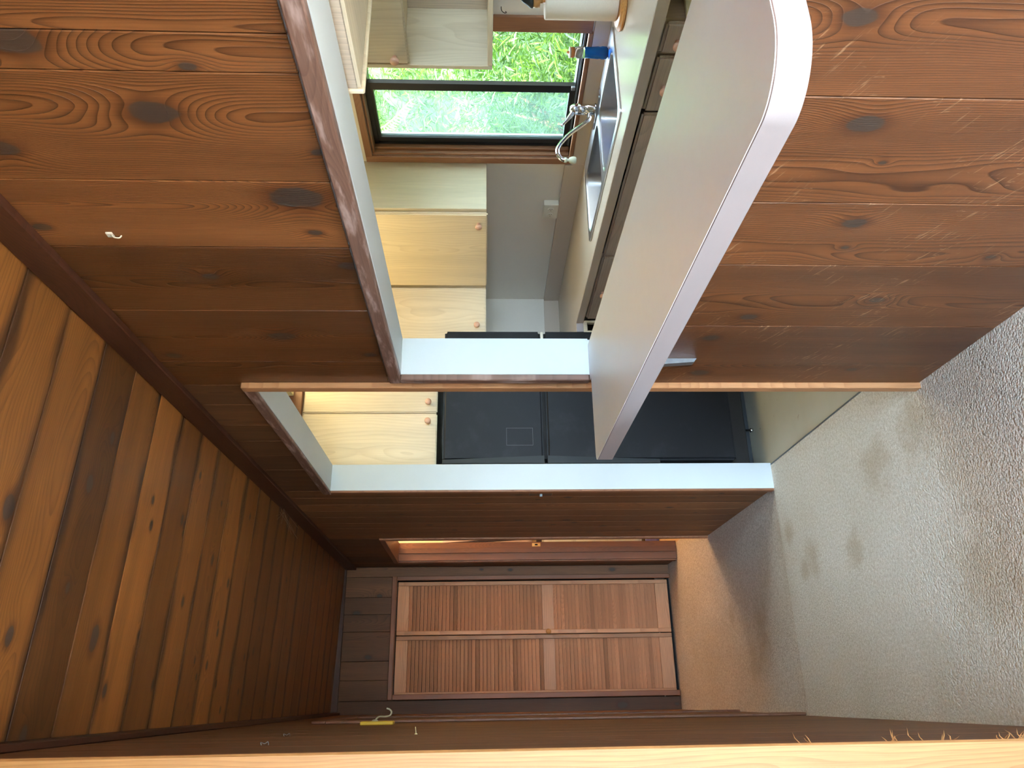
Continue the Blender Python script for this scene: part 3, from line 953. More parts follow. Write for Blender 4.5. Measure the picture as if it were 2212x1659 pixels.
u3 = empty('upper_cabinet', (1.4, 4.0, 1.64))
tag(u3, 'two-door pickled wood cabinet above the refrigerator', 'cabinet', 'kitchen cabinets')
box('body', (XB + 0.002, 3.69, 1.645), (1.788, YK - 0.001, 2.345), PK, u3, 'z', bev=0.002)
for a, b, kx in ((XB + 0.004, 1.378, 1.331), (1.382, 1.785, 1.437)):
    dd = box('door', (a, 3.67, 1.64), (b, 3.689, 2.335), PK, u3, 'z', bev=0.006, seg=2, tone=0.03)
    knob((kx, 3.67, 1.688), (0, -1, 0), dd)
setting(box('trim_5', (XB + 0.002, 3.655, 2.342), (XW - 0.3, 3.70, 2.419), M['window_wood'], along='x', bev=0.003), 'reddish wood trim between the refrigerator cabinet and the kitchen ceiling', 'trim')
u4 = empty('upper_cabinet', (2.28, 1.75, 1.37))
tag(u4, 'pickled wood wall cabinet with an open shelf beside the paper towels', 'cabinet', 'kitchen cabinets')
box('body', (2.155, 1.30, 1.69), (XW - 0.001, 2.076, 2.36), PK, u4, 'z', bev=0.002)
box('side_panel', (2.137, 2.077, 1.37), (XW - 0.001, 2.095, 2.36), PK, u4, 'z', bev=0.002)
box('shelf', (2.137, 1.30, 1.37), (XW - 0.001, 2.076, 1.388), PK, u4, 'y', bev=0.002)
box('back_panel', (XW - 0.008, 1.30, 1.389), (XW - 0.001, 2.076, 1.689), M['pickled_low'], u4, 'z')
dd = box('door', (2.135, 1.45, 1.672), (2.154, 2.074, 2.36), PK, u4, 'z', bev=0.006, seg=2)
knob((2.135, 2.04, 1.722), (-1, 0, 0), dd)
box('bracket', (XW - 0.03, 1.96, 1.40), (XW - 0.009, 1.985, 1.42), M['pickled'], u4, bev=0.002)
u5 = empty('upper_cabinet', (1.2, 0.75, 1.633))
tag(u5, 'pickled wood cabinet hanging behind the top edge of the pass-through', 'cabinet', 'kitchen cabinets')
box('body', (1.052, 0.30, 1.640), (1.36, 1.083, 2.36), M['pickled_low'], u5, 'z', bev=0.002)
box('bottom_panel', (1.050, 0.30, 1.633), (1.362, 1.076, 1.6395), M['pickled'], u5, 'y')
box('end_trim', (1.050, 1.0835, 1.628), (1.362, 1.095, 2.36), M['pickled'], u5, 'z', bev=0.003)
box('door', (1.363, 0.30, 1.633), (1.38, 1.09, 2.36), PK, u5, 'z', bev=0.005)

# base cabinets under the sink counter
PL = M['pickled_low']
base_specs = [((2.925, 3.535), 3.245, 'pickled drawer cabinet at the far end of the sink counter', 0.0),
              ((2.012, 2.915), None, 'pickled sink cabinet with a plain front under the sink', -0.08),
              ((1.762, 2.002), 1.887, 'narrow pickled drawer cabinet next to the sink cabinet', 0.0),
              ((1.634, 1.752), 1.70, 'very narrow pickled drawer cabinet nearest the bar counter edge', 0.0)]
for (a, b), ky, lab, tn in base_specs:
    u = empty('base_cabinet', (2.1, (a + b) / 2, 0))
    tag(u, lab, 'cabinet', 'base cabinets')
    box('body', (1.882, a - 0.004, 0.1), (XW - 0.002, b + 0.004, 0.70 if ky is None else 0.866), PL, u, 'z')
    box('toe_kick', (1.95, a - 0.004, 0), (XW - 0.002, b + 0.004, 0.1), M['black'], u)
    dr = box('drawer_front', (1.862, a, 0.715), (1.881, b, 0.852), PL, u, 'y', bev=0.008, seg=2, tone=tn)
    if ky is not None:
        knob((1.862, ky, 0.805), (-1, 0, 0), dr)
    box('door', (1.862, a, 0.115), (1.881, b, 0.708), PL, u, 'z', bev=0.008, seg=2)
u = empty('base_cabinet', (1.82, 3.9, 0))
tag(u, 'corner base cabinet with its drawer missing beside the refrigerator', 'cabinet', 'base cabinets')
boxes('frame', [((1.788, 3.545, 0.1), (1.800, 3.565, 0.866)), ((1.848, 3.545, 0.1), (1.861, 3.565, 0.866)), ((1.800, 3.545, 0.846), (1.848, 3.565, 0.866)), ((1.800, 3.545, 0.10), (1.848, 3.565, 0.70))], M['pickled'], u)
box('body', (1.800, 3.66, 0.1), (1.860, YK - 0.002, 0.866), plain('bare_wood', rgb(120, 84, 56), 0.7), u)
# a drawer standing open at the edge of the view
u = empty('base_cabinet', (2.1, 1.39, 0))
tag(u, 'base cabinet with its cream-sided drawer pulled open, cut by the frame edge', 'cabinet', 'base cabinets')
box('body', (1.882, 1.16, 0.1), (XW - 0.002, 1.624, 0.66), PL, u, 'z')
dr = boxes('open_drawer', [((1.52, 1.600, 0.69), (2.1, 1.612, 0.80)), ((1.52, 1.17, 0.69), (2.1, 1.182, 0.80)), ((1.52, 1.182, 0.69), (2.1, 1.600, 0.70))], M['cream'], u)
box('drawer_front', (1.50, 1.165, 0.67), (1.519, 1.618, 0.81), PL, dr, 'y', bev=0.006)

# countertop with sink cut-out
SX0, SX1, SY0, SY1 = 1.938, 2.377, 2.09, 2.93
ct = empty('kitchen_countertop', (2.13, 2.7, CT))
tag(ct, 'beige laminate kitchen countertop under the window', 'countertop')
plate('top', [(1.843, 0.6), (2.42, 0.6), (2.42, YK - 0.012), (1.788, YK - 0.012), (1.788, 3.538), (1.843, 3.538)], [[(SX0 + 0.012, SY0 + 0.012), (SX1 - 0.012, SY0 + 0.012), (SX1 - 0.012, SY1 - 0.012), (SX0 + 0.012, SY1 - 0.012)]],
      CT - 0.036, CT, M['counter'], ct)
box('edge_band', (1.839, 0.6, CT - 0.037), (1.8428, 3.534, CT - 0.0008), M['splash'], ct)
box('edge_band', (1.788, 3.5335, CT - 0.037), (1.8428, 3.5375, CT - 0.0008), M['bar_edge'], ct)
box('backsplash', (2.412, 2.962, CT + 0.0005), (XW - 0.0005, YK - 0.012, 1.0), M['splash'], ct)
box('backsplash', (2.412, 0.6, CT + 0.0005), (XW - 0.0005, 2.961, WZ0 - 0.019), M['splash'], ct)
box('backsplash', (1.79, YK - 0.012, CT + 0.0005), (2.412, YK - 0.001, 1.0), M['splash'], ct)

# sink
sk = empty('kitchen_sink', (2.16, 2.51, CT))
tag(sk, 'stainless double-bowl sink set in the counter under the window', 'sink')
bowls = [(1.962, 2.292, 2.118, 2.478), (1.962, 2.292, 2.516, 2.905)]
plate('rim', rrect(SX0, SX1, SY0, SY1, 0.03), [rrect(*b, 0.05) for b in bowls], CT + 0.0008, CT + 0.006, M['steel'], sk)
for (a, b, c, d) in bowls:
    bm = bmesh.new()
    loops = []
    for ins, zz, rr in ((0.0, CT + 0.0055, 0.05), (0.004, CT - 0.004, 0.05), (0.010, CT - 0.13, 0.05), (0.022, CT - 0.155, 0.05), (0.05, CT - 0.165, 0.04)):
        loops.append([bm.verts.new((p[0], p[1], zz)) for p in rrect(a + ins, b - ins, c + ins, d - ins, rr)])
    for A, B in zip(loops, loops[1:]):
        n = len(A)
        for i in range(n):
            bm.faces.new((A[i], A[(i + 1) % n], B[(i + 1) % n], B[i]))
    bm.faces.new(loops[-1])
    me = bm_mesh(bm, 'bowl', True)
    link('bowl', me, Matrix.Identity(4), sk, M['steel'])
    lathe('drain', [(0.042, 0), (0.042, 0.003), (0.03, 0.003), (0.028, 0.0), (0, 0)], ((a + b) / 2, (c + d) / 2, CT - 0.165), M['chrome'], sk, seg=24)

# faucet
fa = empty('faucet', (2.345, 2.51, CT + 0.006))
tag(fa, 'chrome single-lever kitchen faucet with a swung spout', 'faucet')
zb = CT + 0.006
plate('deck_plate', rrect(2.318, 2.370, 2.395, 2.62, 0.025), [], zb, zb + 0.008, M['chrome'], fa)
lathe('body', [(0.027, 0), (0.024, 0.006), (0.023, 0.034), (0.0225, 0.0345), (0.0225, 0.036), (0.024, 0.0365), (0.024, 0.075), (0.0235, 0.0755), (0.0235, 0.077), (0.024, 0.0775), (0.023, 0.098), (0.016, 0.108), (0, 0.110)], (2.345, 2.51, zb + 0.008), M['chrome'], fa, seg=28)
tube('lever', [(2.350, 2.512, zb + 0.096), (2.325, 2.514, zb + 0.108), (2.285, 2.517, zb + 0.136), (2.262, 2.518, zb + 0.156)], [0.017, 0.012, 0.007, 0.006], M['chrome'], fa, sub=4)
tube('spout', [(2.325, 2.514, zb + 0.034), (2.287, 2.516, zb + 0.043), (2.215, 2.518, zb + 0.124), (2.150, 2.518, zb + 0.172), (2.112, 2.518, zb + 0.178), (2.086, 2.518, zb + 0.166), (2.078, 2.518, zb + 0.148)], 0.0092, M['chrome'], fa, sub=5)
ae = lathe('aerator', [(0.011, 0), (0.011, -0.010), (0.006, -0.013), (0.006, -0.018), (0.012, -0.023), (0.015, -0.032), (0.015, -0.044), (0.011, -0.050), (0, -0.050)], (2.078, 2.518, zb + 0.152), M['bone'], fa, seg=24)

# soap bottle on the sink ledge
sb = empty('soap_bottle', (2.335, 2.19, CT + 0.006))
tag(sb, 'small clear bottle of blue dish soap on the sink ledge', 'bottle')
SBX, SBY, SBZ = 2.338, 2.195, CT + 0.0062
lathe('liquid', [(0.0, 0.002), (0.018, 0.002), (0.0235, 0.008), (0.0245, 0.024), (0.0225, 0.034), (0.0235, 0.040), (0.021, 0.072), (0.0205, 0.094), (0, 0.094)], (SBX, SBY, SBZ), M['soap'], sb, seg=28)
lathe('bottle_body', [(0.0212, 0.0942), (0.022, 0.098), (0.0225, 0.125), (0.017, 0.132), (0.013, 0.134)], (SBX, SBY, SBZ), M['bottle'], sb, seg=28)
lathe('cap', [(0.0195, 0.0), (0.0195, 0.012), (0.017, 0.014), (0, 0.014)], (SBX, SBY, SBZ + 0.134), M['orange_cap'], sb, seg=24)
lathe('cap_ring', [(0.021, 0.0), (0.021, 0.006), (0.019, 0.006)], (SBX, SBY, SBZ + 0.1482), M['plastic'], sb, seg=24)
lathe('nozzle', [(0.006, 0.0), (0.005, 0.012), (0.003, 0.016), (0, 0.016)], (SBX, SBY, SBZ + 0.148), M['orange_cap'], sb, seg=16)

# paper towels
PX, PYY = 2.285, 1.912
ph = empty('paper_towel_holder', (PX, PYY, CT))
tag(ph, 'turned wood paper towel holder with a dark pointed finial', 'holder')
lathe('base', [(0.0, 0.0), (0.096, 0.0), (0.1, 0.006), (0.098, 0.011), (0.09, 0.013), (0.09, 0.016), (0.082, 0.021), (0, 0.022)], (PX, PYY, CT + 0.0006), M['turned'], ph, seg=40)
lathe('rod', [(0.012, 0), (0.012, 0.27), (0, 0.27)], (PX, PYY, CT + 0.022), M['turned'], ph, seg=20)
lathe('collar', [(0.013, 0.0), (0.013, 0.008), (0.028, 0.010), (0.028, 0.032), (0.024, 0.034)], (PX, PYY, CT + 0.288), M['turned'], ph, seg=28)
lathe('finial', [(0.029, 0.0), (0.03, 0.008), (0.012, 0.034), (0, 0.046)], (PX, PYY, CT + 0.3225), M['dark_green'], ph, seg=28)
pr = lathe('paper_towel_roll', [(0.018, 0), (0.064, 0), (0.066, 0.003), (0.066, 0.252), (0.064, 0.255), (0.018, 0.255)], (PX, PYY, CT + 0.024), M['paper'], None, seg=48)
tag(pr, 'white embossed paper towel roll on the wooden holder', 'paper towels')

# outlet box
ou = empty('outlet', (XW, 3.33, 1.04))
tag(ou, 'white double outlet box on the kitchen wall above the backsplash', 'outlet')
box('box', (XW - 0.034, 3.262, 1.002), (XW, 3.385, 1.080), M['plastic'], ou, bev=0.003)
for yy in (3.300, 3.347):
    so = lathe('socket', [(0.0165, 0), (0.0165, 0.002), (0.015, 0.0028), (0, 0.0028)], (XW - 0.034, yy, 1.041), M['plastic'], ou, axis=(-1, 0, 0), seg=24)
    for oy, oz in ((-0.006, 0.005), (-0.006, -0.005), (0.007, 0.0)):
        box('slot', (XW - 0.0372, yy + oy - 0.0015, 1.041 + oz - 0.002), (XW - 0.0366, yy + oy + 0.0025, 1.041 + oz + 0.002), M['black'], so)
# cup hook
tag(tube('cup_hook', [(XW, 2.07, 1.335), (XW - 0.012, 2.07, 1.335), (XW - 0.022, 2.072, 1.331), (XW - 0.025, 2.076, 1.322), (XW - 0.018, 2.08, 1.315), (XW - 0.010, 2.082, 1.318)], 0.0017, M['brown_plastic'], None, seg=8, sub=4), 'tiny brown cup hook in the wall above the paper towels', 'hook')

# ------------------------------------------------------------------ refrigerator
FX0, FX1, FY = 1.052, 1.775, 3.50
fr = empty('refrigerator', (1.41, 3.9, 0))
tag(fr, 'black two-door refrigerator standing beyond the kitchen doorway', 'refrigerator')
box('cabinet', (FX0, FY + 0.068, 0.06), (FX1, 4.28, 1.592), M['fridge'], fr, 'z', bev=0.006)
for a, b, nm in ((1.103, 1.600, 'freezer_door'), (0.150, 1.087, 'door')):
    dd = box(nm, (FX0 + 0.018, FY, a), (FX1, FY + 0.062, b), M['fridge_door'], fr, 'z', bev=0.012, seg=3)
    bm = bmesh.new()
    n = 12
    hz0, hz1 = (a, b) if nm == 'freezer_door' else (b - 0.55, b)
    prof = []
    for i in range(n + 1):
        u = i / n
        zz = hz0 + (hz1 - hz0) * u
        k = (1 - u) if nm == 'freezer_door' else u
        prof.append((zz, 0.020 + 0.020 * k))
    vs_ = []
    for zz, wd in prof:
        vs_.append([bm.verts.new((FX0, FY - 0.012, zz)), bm.verts.new((FX0 + wd, FY - 0.006, zz)), bm.verts.new((FX0 + wd, FY + 0.03, zz)), bm.verts.new((FX0, FY + 0.03, zz))])
    for A, B in zip(vs_, vs_[1:]):
        for i in range(4):
            bm.faces.new((A[i], A[(i + 1) % 4], B[(i + 1) % 4], B[i]))
    bm.faces.new(vs_[0])
    bm.faces.new(vs_[-1])
    link('handle', bm_mesh(bm, 'handle'), Matrix.Identity(4), dd, M['fridge_trim'])
box('gasket', (FX0 + 0.03, FY + 0.02, 1.087), (FX1 - 0.02, FY + 0.068, 1.103), M['black'], fr)
box('hinge', (FX1 - 0.05, FY + 0.006, 1.088), (FX1 - 0.004, FY + 0.05, 1.102), M['plastic'], fr, bev=0.001)
box('base_panel', (FX0 + 0.01, 3.685, 0.0), (FX1 - 0.01, 3.70, 0.115), M['fridge_trim'], fr)
for i in range(7):
    xx = FX0 + 0.09 + i * 0.09
    box('vent_slot', (xx, 3.680, 0.035), (xx + 0.02, 3.6846, 0.05), M['black'], fr)
boxes('kick_bracket', [((FX0 + 0.03, 3.60, 0.066), (FX1 - 0.16, 3.612, 0.088)), ((FX0 + 0.03, 3.60, 0.088), (FX0 + 0.06, 3.612, 0.15)), ((FX1 - 0.20, 3.60, 0.088), (FX1 - 0.16, 3.612, 0.15))], M['galv'], fr)
lathe('foot', [(0.012, 0), (0.012, 0.012), (0.006, 0.016), (0.006, 0.06), (0, 0.06)], (1.275, 3.655, -0.008), M['chrome'], fr, seg=16)
# marks left by old stickers
boxes('sticker_mark', [((1.146, FY - 0.0006, 1.156), (1.237, FY + 0.0005, 1.1575)), ((1.146, FY - 0.0006, 1.2855), (1.237, FY + 0.0005, 1.287)), ((1.146, FY - 0.0006, 1.1575), (1.1475, FY + 0.0005, 1.2855)),
                       ((1.2355, FY - 0.0006, 1.1575), (1.237, FY + 0.0005, 1.2855))], plain('old_glue_line', (0.12, 0.12, 0.13, 1), 0.7), fr)

# ------------------------------------------------------------------ bar counter
outer = []
BX0, BX1, BY_0, BY_1 = 0.628, 1.014, 0.612, 2.073
for cx, cy, r, a0 in ((BX0 + 0.025, BY_1 - 0.025, 0.025, 90), (BX0 + 0.085, BY_0 + 0.085, 0.085, 180)):
    for k in range(41):
        a = math.radians(a0 + 90 * k / 40)
        outer.append((cx + r * math.cos(a), cy + r * math.sin(a)))
outer += [(XR - 0.03, BY_0), (XR - 0.03, PY0 + 0.001), (BX1, PY0 + 0.001), (BX1, PY1 - 0.001), (XR - 0.022, PY1 - 0.001), (XR - 0.022, BY_1)]
bc = empty('bar_counter', (0.86, 1.34, BAR))
tag(bc, 'pale grey laminate bar counter running through the pass-through', 'countertop')
plate('top', outer, [], BAR - 0.0012, BAR, M['bar'], bc)
plate('edge_band', outer, [], BAR - 0.043, BAR - 0.003, M['bar_edge'], bc)
inner = [(p[0] + (0.0008 if p[0] < 0.8 else 0), p[1]) for p in outer]
plate('seam', inner, [], BAR - 0.003, BAR - 0.0012, M['seam'], bc)
br = empty('support_bracket', (XR, 1.99, 0.78))
br.parent = bc
br.matrix_parent_inverse = MW[bc].inverted()
bm = bmesh.new()
for (pts, wdt) in ((((XR - 0.0005, 0.775), (XR - 0.012, 0.785), (XR - 0.030, 1.034), (XR - 0.0005, 1.034)), 0.022),):
    A = [bm.verts.new((p[0], 1.985, p[1])) for p in pts]
    B = [bm.verts.new((p[0], 1.985 + wdt, p[1])) for p in pts]
    bm.faces.new(A)
    bm.faces.new(B)
    for i in range(4):
        bm.faces.new((A[i], A[(i + 1) % 4], B[(i + 1) % 4], B[i]))
link('upright', bm_mesh(bm, 'upright'), Matrix.Identity(4), br, M['galv'])
box('arm', (0.70, 1.985, 1.018), (XR - 0.03, 2.007, 1.0345), M['galv'], br, bev=0.002)

# ------------------------------------------------------------------ small things on the walls
sw = empty('switch_plate', (XR, 3.53, 1.12))
tag(sw, 'dark brown light switch beside the kitchen doorway', 'switch')
box('plate', (XR - 0.005, 3.512, 1.066), (XR, 3.582, 1.178), M['brown_plastic'], sw, bev=0.002)
box('toggle', (XR - 0.018, 3.543, 1.115), (XR - 0.005, 3.551, 1.128), M['galv'], sw, bev=0.001)
hkp = empty('coat_hook', (XL, 3.25, 1.82))
tag(hkp, 'bent metal coat hook on a small yellow wooden block', 'hook')
box('block', (XL, 3.23, 1.755), (XL + 0.014, 3.285, 1.885), M['yellow'], hkp, bev=0.003)
lathe('rosette', [(0.013, 0), (0.011, 0.004), (0.005, 0.007), (0, 0.007)], (XL + 0.014, 3.257, 1.83), M['bone'], hkp, axis=(1, 0, 0), seg=18)
tube('hook', [(XL + 0.016, 3.257, 1.83), (XL + 0.030, 3.257, 1.815), (XL + 0.030, 3.256, 1.790), (XL + 0.034, 3.255, 1.772), (XL + 0.046, 3.255, 1.766), (XL + 0.056, 3.255, 1.774), (XL + 0.060, 3.255, 1.786)], 0.0032, M['bone'], hkp, seg=10, sub=5)
tk = empty('thumb_tack', (XL, 2.28, 1.59))
tag(tk, 'pale push pin in the left wall below the coat hook', 'tack')
lathe('head', [(0.004, 0), (0.004, 0.002), (0, 0.003)], (XL + 0.001, 2.28, 1.59), M['cream'], tk, axis=(1, 0, 0), seg=14)
tube('pin', [(XL + 0.002, 2.28, 1.59), (XL + 0.02, 2.28, 1.592)], 0.0012, M['cream'], tk, seg=8)
for i, (yy, zz, lab) in enumerate(((2.35, 1.957, 'bent wire staple in the left wall nearer the coat hook'), (1.88, 1.895, 'bent wire staple in the left wall nearer the pale end boards'))):
    o = tube('wall_staple', [(XL, yy, zz + 0.008), (XL + 0.006, yy, zz + 0.010), (XL + 0.003, yy, zz + 0.001), (XL + 0.007, yy, zz - 0.006), (XL, yy, zz - 0.008)], 0.0008, M['galv'], None, seg=6, sub=3)
    tag(o, lab, 'staple', 'wall staples')
cl = empty('wall_clip', (XR, 1.364, 2.198))
tag(cl, 'tiny white plastic clip high on the panelled wall', 'clip')
box('base', (XR - 0.004, 1.356, 2.186), (XR, 1.372, 2.200), M['plastic'], cl, bev=0.001)
tube('loop', [(XR - 0.004, 1.362, 2.188), (XR - 0.010, 1.362, 2.182), (XR - 0.010, 1.364, 2.172), (XR - 0.003, 1.366, 2.170)], 0.0016, M['plastic'], cl, seg=8, sub=3)
# cobweb at the ceiling corner
web = []
bm = bmesh.new()
for i in range(9):
    a = Vector((XR - 0.02 - random.random() * 0.03, 3.75 + random.uniform(-0.05, 0.05), 2.40 + random.uniform(-0.01, 0.01)))
    b = Vector((XR - 0.07 - random.random() * 0.10, 3.72 + random.uniform(-0.15, 0.2), 2.36 + random.uniform(-0.03, 0.04)))
    s = Vector((0, 0.0006, 0.0006))
    u_ = Vector((0.0006, 0, 0))
    q = [bm.verts.new(p) for p in (a - s, a + s, b + s, b - s, a + u_, b + u_)]
    bm.faces.new((q[0], q[1], q[2], q[3]))
    bm.faces.new((q[1], q[4], q[5], q[2]))
o = link('cobweb', bm_mesh(bm, 'cobweb'), Matrix.Identity(4), None, M['web'])
tag(o, 'wispy cobweb strands hanging under the ceiling trim', 'cobweb', kind='stuff')

# ------------------------------------------------------------------ kitchen ceiling light
kl = empty('ceiling_light', (1.68, 3.0, 2.40))
tag(kl, 'warm yellow ceiling light panel in a cream frame in the kitchen', 'light')
boxes('frame', [((1.468, 2.4, 2.385), (1.492, 3.645, 2.419)), ((1.868, 2.4, 2.385), (1.892, 3.645, 2.419)), ((1.492, 2.4, 2.385), (1.868, 2.424, 2.419)), ((1.492, 3.633, 2.385), (1.868, 3.645, 2.419))], M['cream'], kl)
box('diffuser', (1.493, 2.425, 2.392), (1.867, 3.632, 2.40), M['lamp'], kl)

# ------------------------------------------------------------------ bathroom seen through its doorway
d2 = empty('door_2', (XR + 0.06, 5.03, 0))
setting(d2, 'bathroom doorway frame at the far end of the hallway', 'door')
box('casing', (XR - 0.013, BY0 - 0.03, 0), (XR, BY0 + 0.005, BZ + 0.035), M['casing'], d2, 'z', bev=0.003, tone=0.25)
box('casing', (XR - 0.013, BY0 + 0.005, BZ), (XR, BY1 + 0.05, BZ + 0.035), M['casing'], d2, 'y', bev=0.003, tone=-0.15)
box('casing', (XR - 0.013, BY1 + 0.012, 0), (XR, BY1 + 0.05, BZ), M['casing'], d2, 'z', bev=0.003, tone=-0.05)
box('jamb', (XR - 0.002, BY1, 0), (XB + 0.005, BY1 + 0.018, BZ), M['casing'], d2, 'z', bev=0.001, tone=-0.3)
box('jamb', (XR - 0.002, BY0, BZ), (XB + 0.005, BY1, BZ + 0.018), M['casing'], d2, 'y', bev=0.001, tone=-0.3)
box('stop', (XR + 0.048, BY1 - 0.010, 0), (XR + 0.085, BY1, BZ), M['casing'], d2, 'z', bev=0.001, tone=-0.3)
sp = box('strike_plate', (XR + 0.092, BY1 - 0.002, 0.985), (XR + 0.116, BY1 - 0.0005, 1.045), M['brass'], d2, bev=0.0005)
box('latch_hole', (XR + 0.099, BY1 - 0.0028, 1.005), (XR + 0.110, BY1 - 0.0021, 1.025), M['black'], sp)
setting(boxes('wall_bathroom', [((1.038, 6.1, 0), (2.43, 6.2, 2.6)), ((2.33, 4.44, 0), (2.43, 6.1, 2.6)), ((1.038, 4.431, 0), (2.33, 4.46, 2.6))], M['bathwall']), 'cream bathroom walls beyond the far doorway', 'wall')
setting(boxes('ceiling_bathroom', [((1.038, 4.46, 2.4), (2.33, 6.1, 2.5))], M['bathwall']), 'cream bathroom ceiling', 'ceiling')
vn = empty('bathroom_cabinet', (1.3, 6.0, 0))
tag(vn, 'white low cabinet in the bathroom beyond the far doorway', 'cabinet')
box('body', (1.06, 5.985, 0.12), (1.60, 6.095, 0.93), M['white'], vn, bev=0.004)
for z0, z1 in ((0.15, 0.40), (0.42, 0.66), (0.68, 0.91)):
    box('panel', (1.09, 5.978, z0), (1.57, 5.9845, z1), M['white'], vn, bev=0.003)
box('top', (1.05, 5.97, 0.931), (1.61, 6.095, 0.965), M['dusk'], vn, bev=0.003)
tw = box('folded_towel', (1.06, 5.90, 0.0), (1.40, 5.98, 0.10), M['blue'], None, bev=0.02, seg=3)
tag(tw, 'blue towel lying at the foot of the bathroom cabinet', 'towel')
cu = empty('hanging_cloth', (1.25, 6.08, 1.35))
tag(cu, 'pale cloth with dark wavy bands hanging above the bathroom cabinet', 'cloth')
bm = bmesh.new()
gv = [[bm.verts.new((1.07 + 0.4 * i / 40, 6.07 + 0.012 * math.sin(i * 0.9), 1.0 + 0.72 * j / 20)) for i in range(41)] for j in range(21)]
for j in range(20):
    for i in range(40):
        bm.faces.new((gv[j][i], gv[j][i + 1], gv[j + 1][i + 1], gv[j + 1][i]))
o = link('cloth', bm_mesh(bm, 'cloth', True), Matrix.Identity(4), cu, M['pinkcloth'])
mod = o.modifiers.new('t', 'SOLIDIFY')
mod.thickness = 0.003
for k in range(4):
    x0 = 1.145 + 0.03 * k
    tube('band', [(x0 + 0.028 * (0.5 - u / 10) * (1 if k % 2 else -1), 6.052, 1.0 + 0.72 * u / 10) for u in range(11)], [0.002, 0.006, 0.009, 0.006, 0.003], M['dusk'], cu, seg=6, sub=2)
bl = empty('bathroom_light', (1.7, 5.3, 2.3))
tag(bl, 'warm globe light on the bathroom ceiling', 'light')
lathe('globe', [(0, -0.27), (0.08, -0.255), (0.14, -0.19), (0.15, -0.13), (0.12, -0.05), (0.045, 0)], (1.55, 5.2, 2.39), M['bulb'], bl, seg=24)
lathe('rose', [(0.07, 0), (0.07, 0.01), (0, 0.01)], (1.55, 5.2, 2.388), M['brass'], bl, seg=24)

# ------------------------------------------------------------------ shrubs outside the kitchen window


def foliage(name, parent, mat, n, lo, hi, length, width, seed, lean=0.5, keep=None):
    rg = random.Random(seed)
    verts, faces, shade = [], [], []
    made = 0
    while made < n:
        p = Vector((rg.uniform(lo[0], hi[0]), rg.uniform(lo[1], hi[1]), rg.uniform(lo[2], hi[2])))
        if keep is not None and not keep(p, rg):
            continue
        made += 1
        # a sprig of leaves along one shoot
        sd = Vector((rg.uniform(-0.9, 0.2), rg.uniform(-0.8, 0.8), rg.uniform(-0.2, 1.0))).normalized()
        tone = rg.random()
        for q in range(6):
            base = p + sd * (0.035 * q)
            dr = (sd * 0.7 + Vector((rg.uniform(-1, 1), rg.uniform(-1, 1), rg.uniform(-0.8, 0.6)))).normalized()
            L = length * rg.uniform(0.7, 1.3)
            sdv = dr.cross(Vector((rg.uniform(-1, 1), rg.uniform(-1, 1), 1))).normalized() * (width * rg.uniform(0.7, 1.2))
            droop = Vector((0, 0, -L * 0.15))
            i0 = len(verts)
            verts += [base, base + dr * L * 0.4 + sdv, base + dr * L + droop, base + dr * L * 0.4 - sdv]
            faces.append((i0, i0 + 1, i0 + 2, i0 + 3))
            s_ = min(1, max(0, tone * 0.7 + rg.random() * 0.4))
            shade += [s_] * 4
    me = D.meshes.new(name)
    me.from_pydata(verts, [], faces)
    at = me.attributes.new('shade', 'FLOAT', 'POINT')
    at.data.foreach_set('value', shade)
    o = link(name, me, Matrix.Identity(4), parent, mat)
    o['kind'] = 'stuff'
    return o


def shrub(c, size, n, seed, label):
    u = empty('willow_shrub', (c[0], c[1], -0.5))
    tag(u, label, 'shrub', 'shrubs outside the kitchen window')

    def keep(p, rg):
        d = Vector(((p.x - c[0]) / size[0], (p.y - c[1]) / size[1], (p.z - c[2]) / size[2])).length
        return d < 1 and rg.random() < 0.25 + d * d
    foliage('foliage', u, M['leaf'], n, [c[i] - size[i] for i in range(3)], [c[i] + size[i] for i in range(3)], 0.11, 0.0085, seed, keep=keep)
    rg = random.Random(seed)
    for k in range(3):
        tube('stem', [(c[0] + rg.uniform(-0.1, 0.1), c[1] + rg.uniform(-0.1, 0.1), -0.5), (c[0] + rg.uniform(-0.3, 0.3), c[1] + rg.uniform(-0.3, 0.3), c[2]), (c[0] + rg.uniform(-0.5, 0.5), c[1] + rg.uniform(-0.5, 0.5), c[2] + size[2] * 0.6)], [0.03, 0.02, 0.008], M['stem'], u, seg=6, sub=3)
    return u


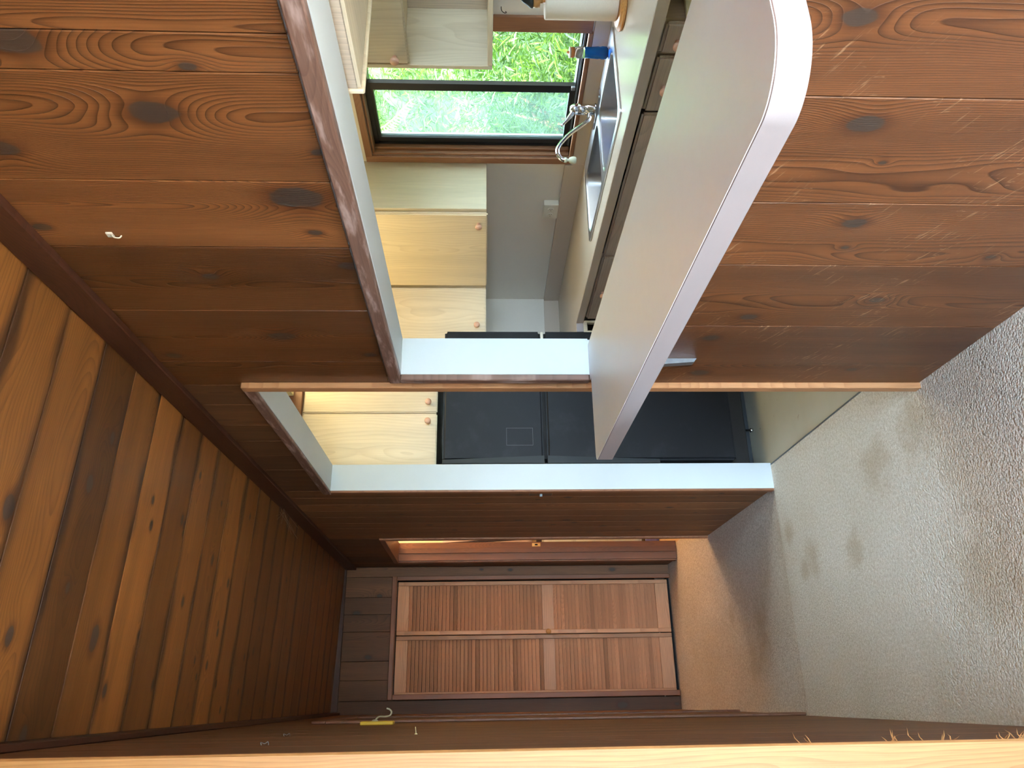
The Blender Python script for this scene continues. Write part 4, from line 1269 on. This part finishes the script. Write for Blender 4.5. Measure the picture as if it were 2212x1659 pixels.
shrub((4.55, 3.55, 0.9), (0.75, 0.9, 1.3), 1700, 1, 'light green willowy shrub right outside the clear half of the window')
shrub((4.75, 5.25, 0.6), (0.65, 0.65, 1.0), 1200, 2, 'light green willowy shrub behind the dusty window pane')
shrub((4.9, 6.9, 1.0), (0.6, 0.7, 1.5), 1200, 3, 'dull green shrub farthest along behind the dusty window pane')
bank = empty('leafy_bank', (6.6, 5.0, -0.5))
tag(bank, 'leaf-covered bank rising behind the shrubs outside', 'plants')
bm = bmesh.new()
gv = []
for j in range(30):
    row = []
    for i in range(40):
        yy = -1.0 + 13 * i / 39
        u = j / 29
        row.append(bm.verts.new((5.9 + 4.4 * u + 0.25 * math.sin(yy * 2.1 + j), yy, -0.5 + 7.0 * u + 0.15 * math.sin(yy * 3.7 + j * 0.8))))
    gv.append(row)
for j in range(29):
    for i in range(39):
        bm.faces.new((gv[j][i], gv[j][i + 1], gv[j + 1][i + 1], gv[j + 1][i]))
link('earth', bm_mesh(bm, 'earth', True), Matrix.Identity(4), bank, plain('undergrowth', rgb(58, 84, 34), 0.9, vary=0.5, scale=6))


def on_bank(p, rg):
    u = (p.x - 5.9) / 4.4
    return -0.15 < (p.z - (-0.5 + 7.0 * u)) < 0.6


foliage('foliage', bank, M['leaf'], 6500, (5.6, 0.5, -0.4), (8.4, 11, 4.0), 0.14, 0.011, 9, keep=on_bank)
# a dry fern frond in front of the bank
fn = empty('dry_fern', (3.34, 3.95, -0.5))
tag(fn, 'dried yellow fern frond high behind the dusty window pane', 'fern')
path = [Vector((3.31, 3.90, 1.85)), Vector((3.30, 3.79, 2.09)), Vector((3.30, 3.66, 1.97)), Vector((3.30, 3.49, 1.84))]
tube('stem', [(3.34, 3.95, -0.5), (3.33, 3.95, 1.0)] + path, [0.006, 0.005, 0.004, 0.002], M['leaf_dry'], fn, seg=6, sub=5)
verts, faces = [], []
for k in range(26):
    u = k / 25 * 2.999
    i = int(u)
    p = path[i].lerp(path[i + 1], u - i)
    tdir = (path[i + 1] - path[i]).normalized()
    for sgn in (-1, 1):
        L = 0.085 * (1 - 0.7 * k / 25)
        dr = (Vector((0, sgn, 0)) * 0.9 + tdir * 0.35 + Vector((0, 0, -0.2))).normalized()
        i0 = len(verts)
        wv = tdir * 0.006
        verts += [p, p + dr * L * 0.5 + wv, p + dr * L + Vector((0, 0, -0.02)), p + dr * L * 0.5 - wv]
        faces.append((i0, i0 + 1, i0 + 2, i0 + 3))
me = D.meshes.new('frond')
me.from_pydata(verts, [], faces)
at = me.attributes.new('shade', 'FLOAT', 'POINT')
at.data.foreach_set('value', [0.6] * len(verts))
o = link('frond', me, Matrix.Identity(4), fn, M['leaf_dry'])
o['kind'] = 'stuff'
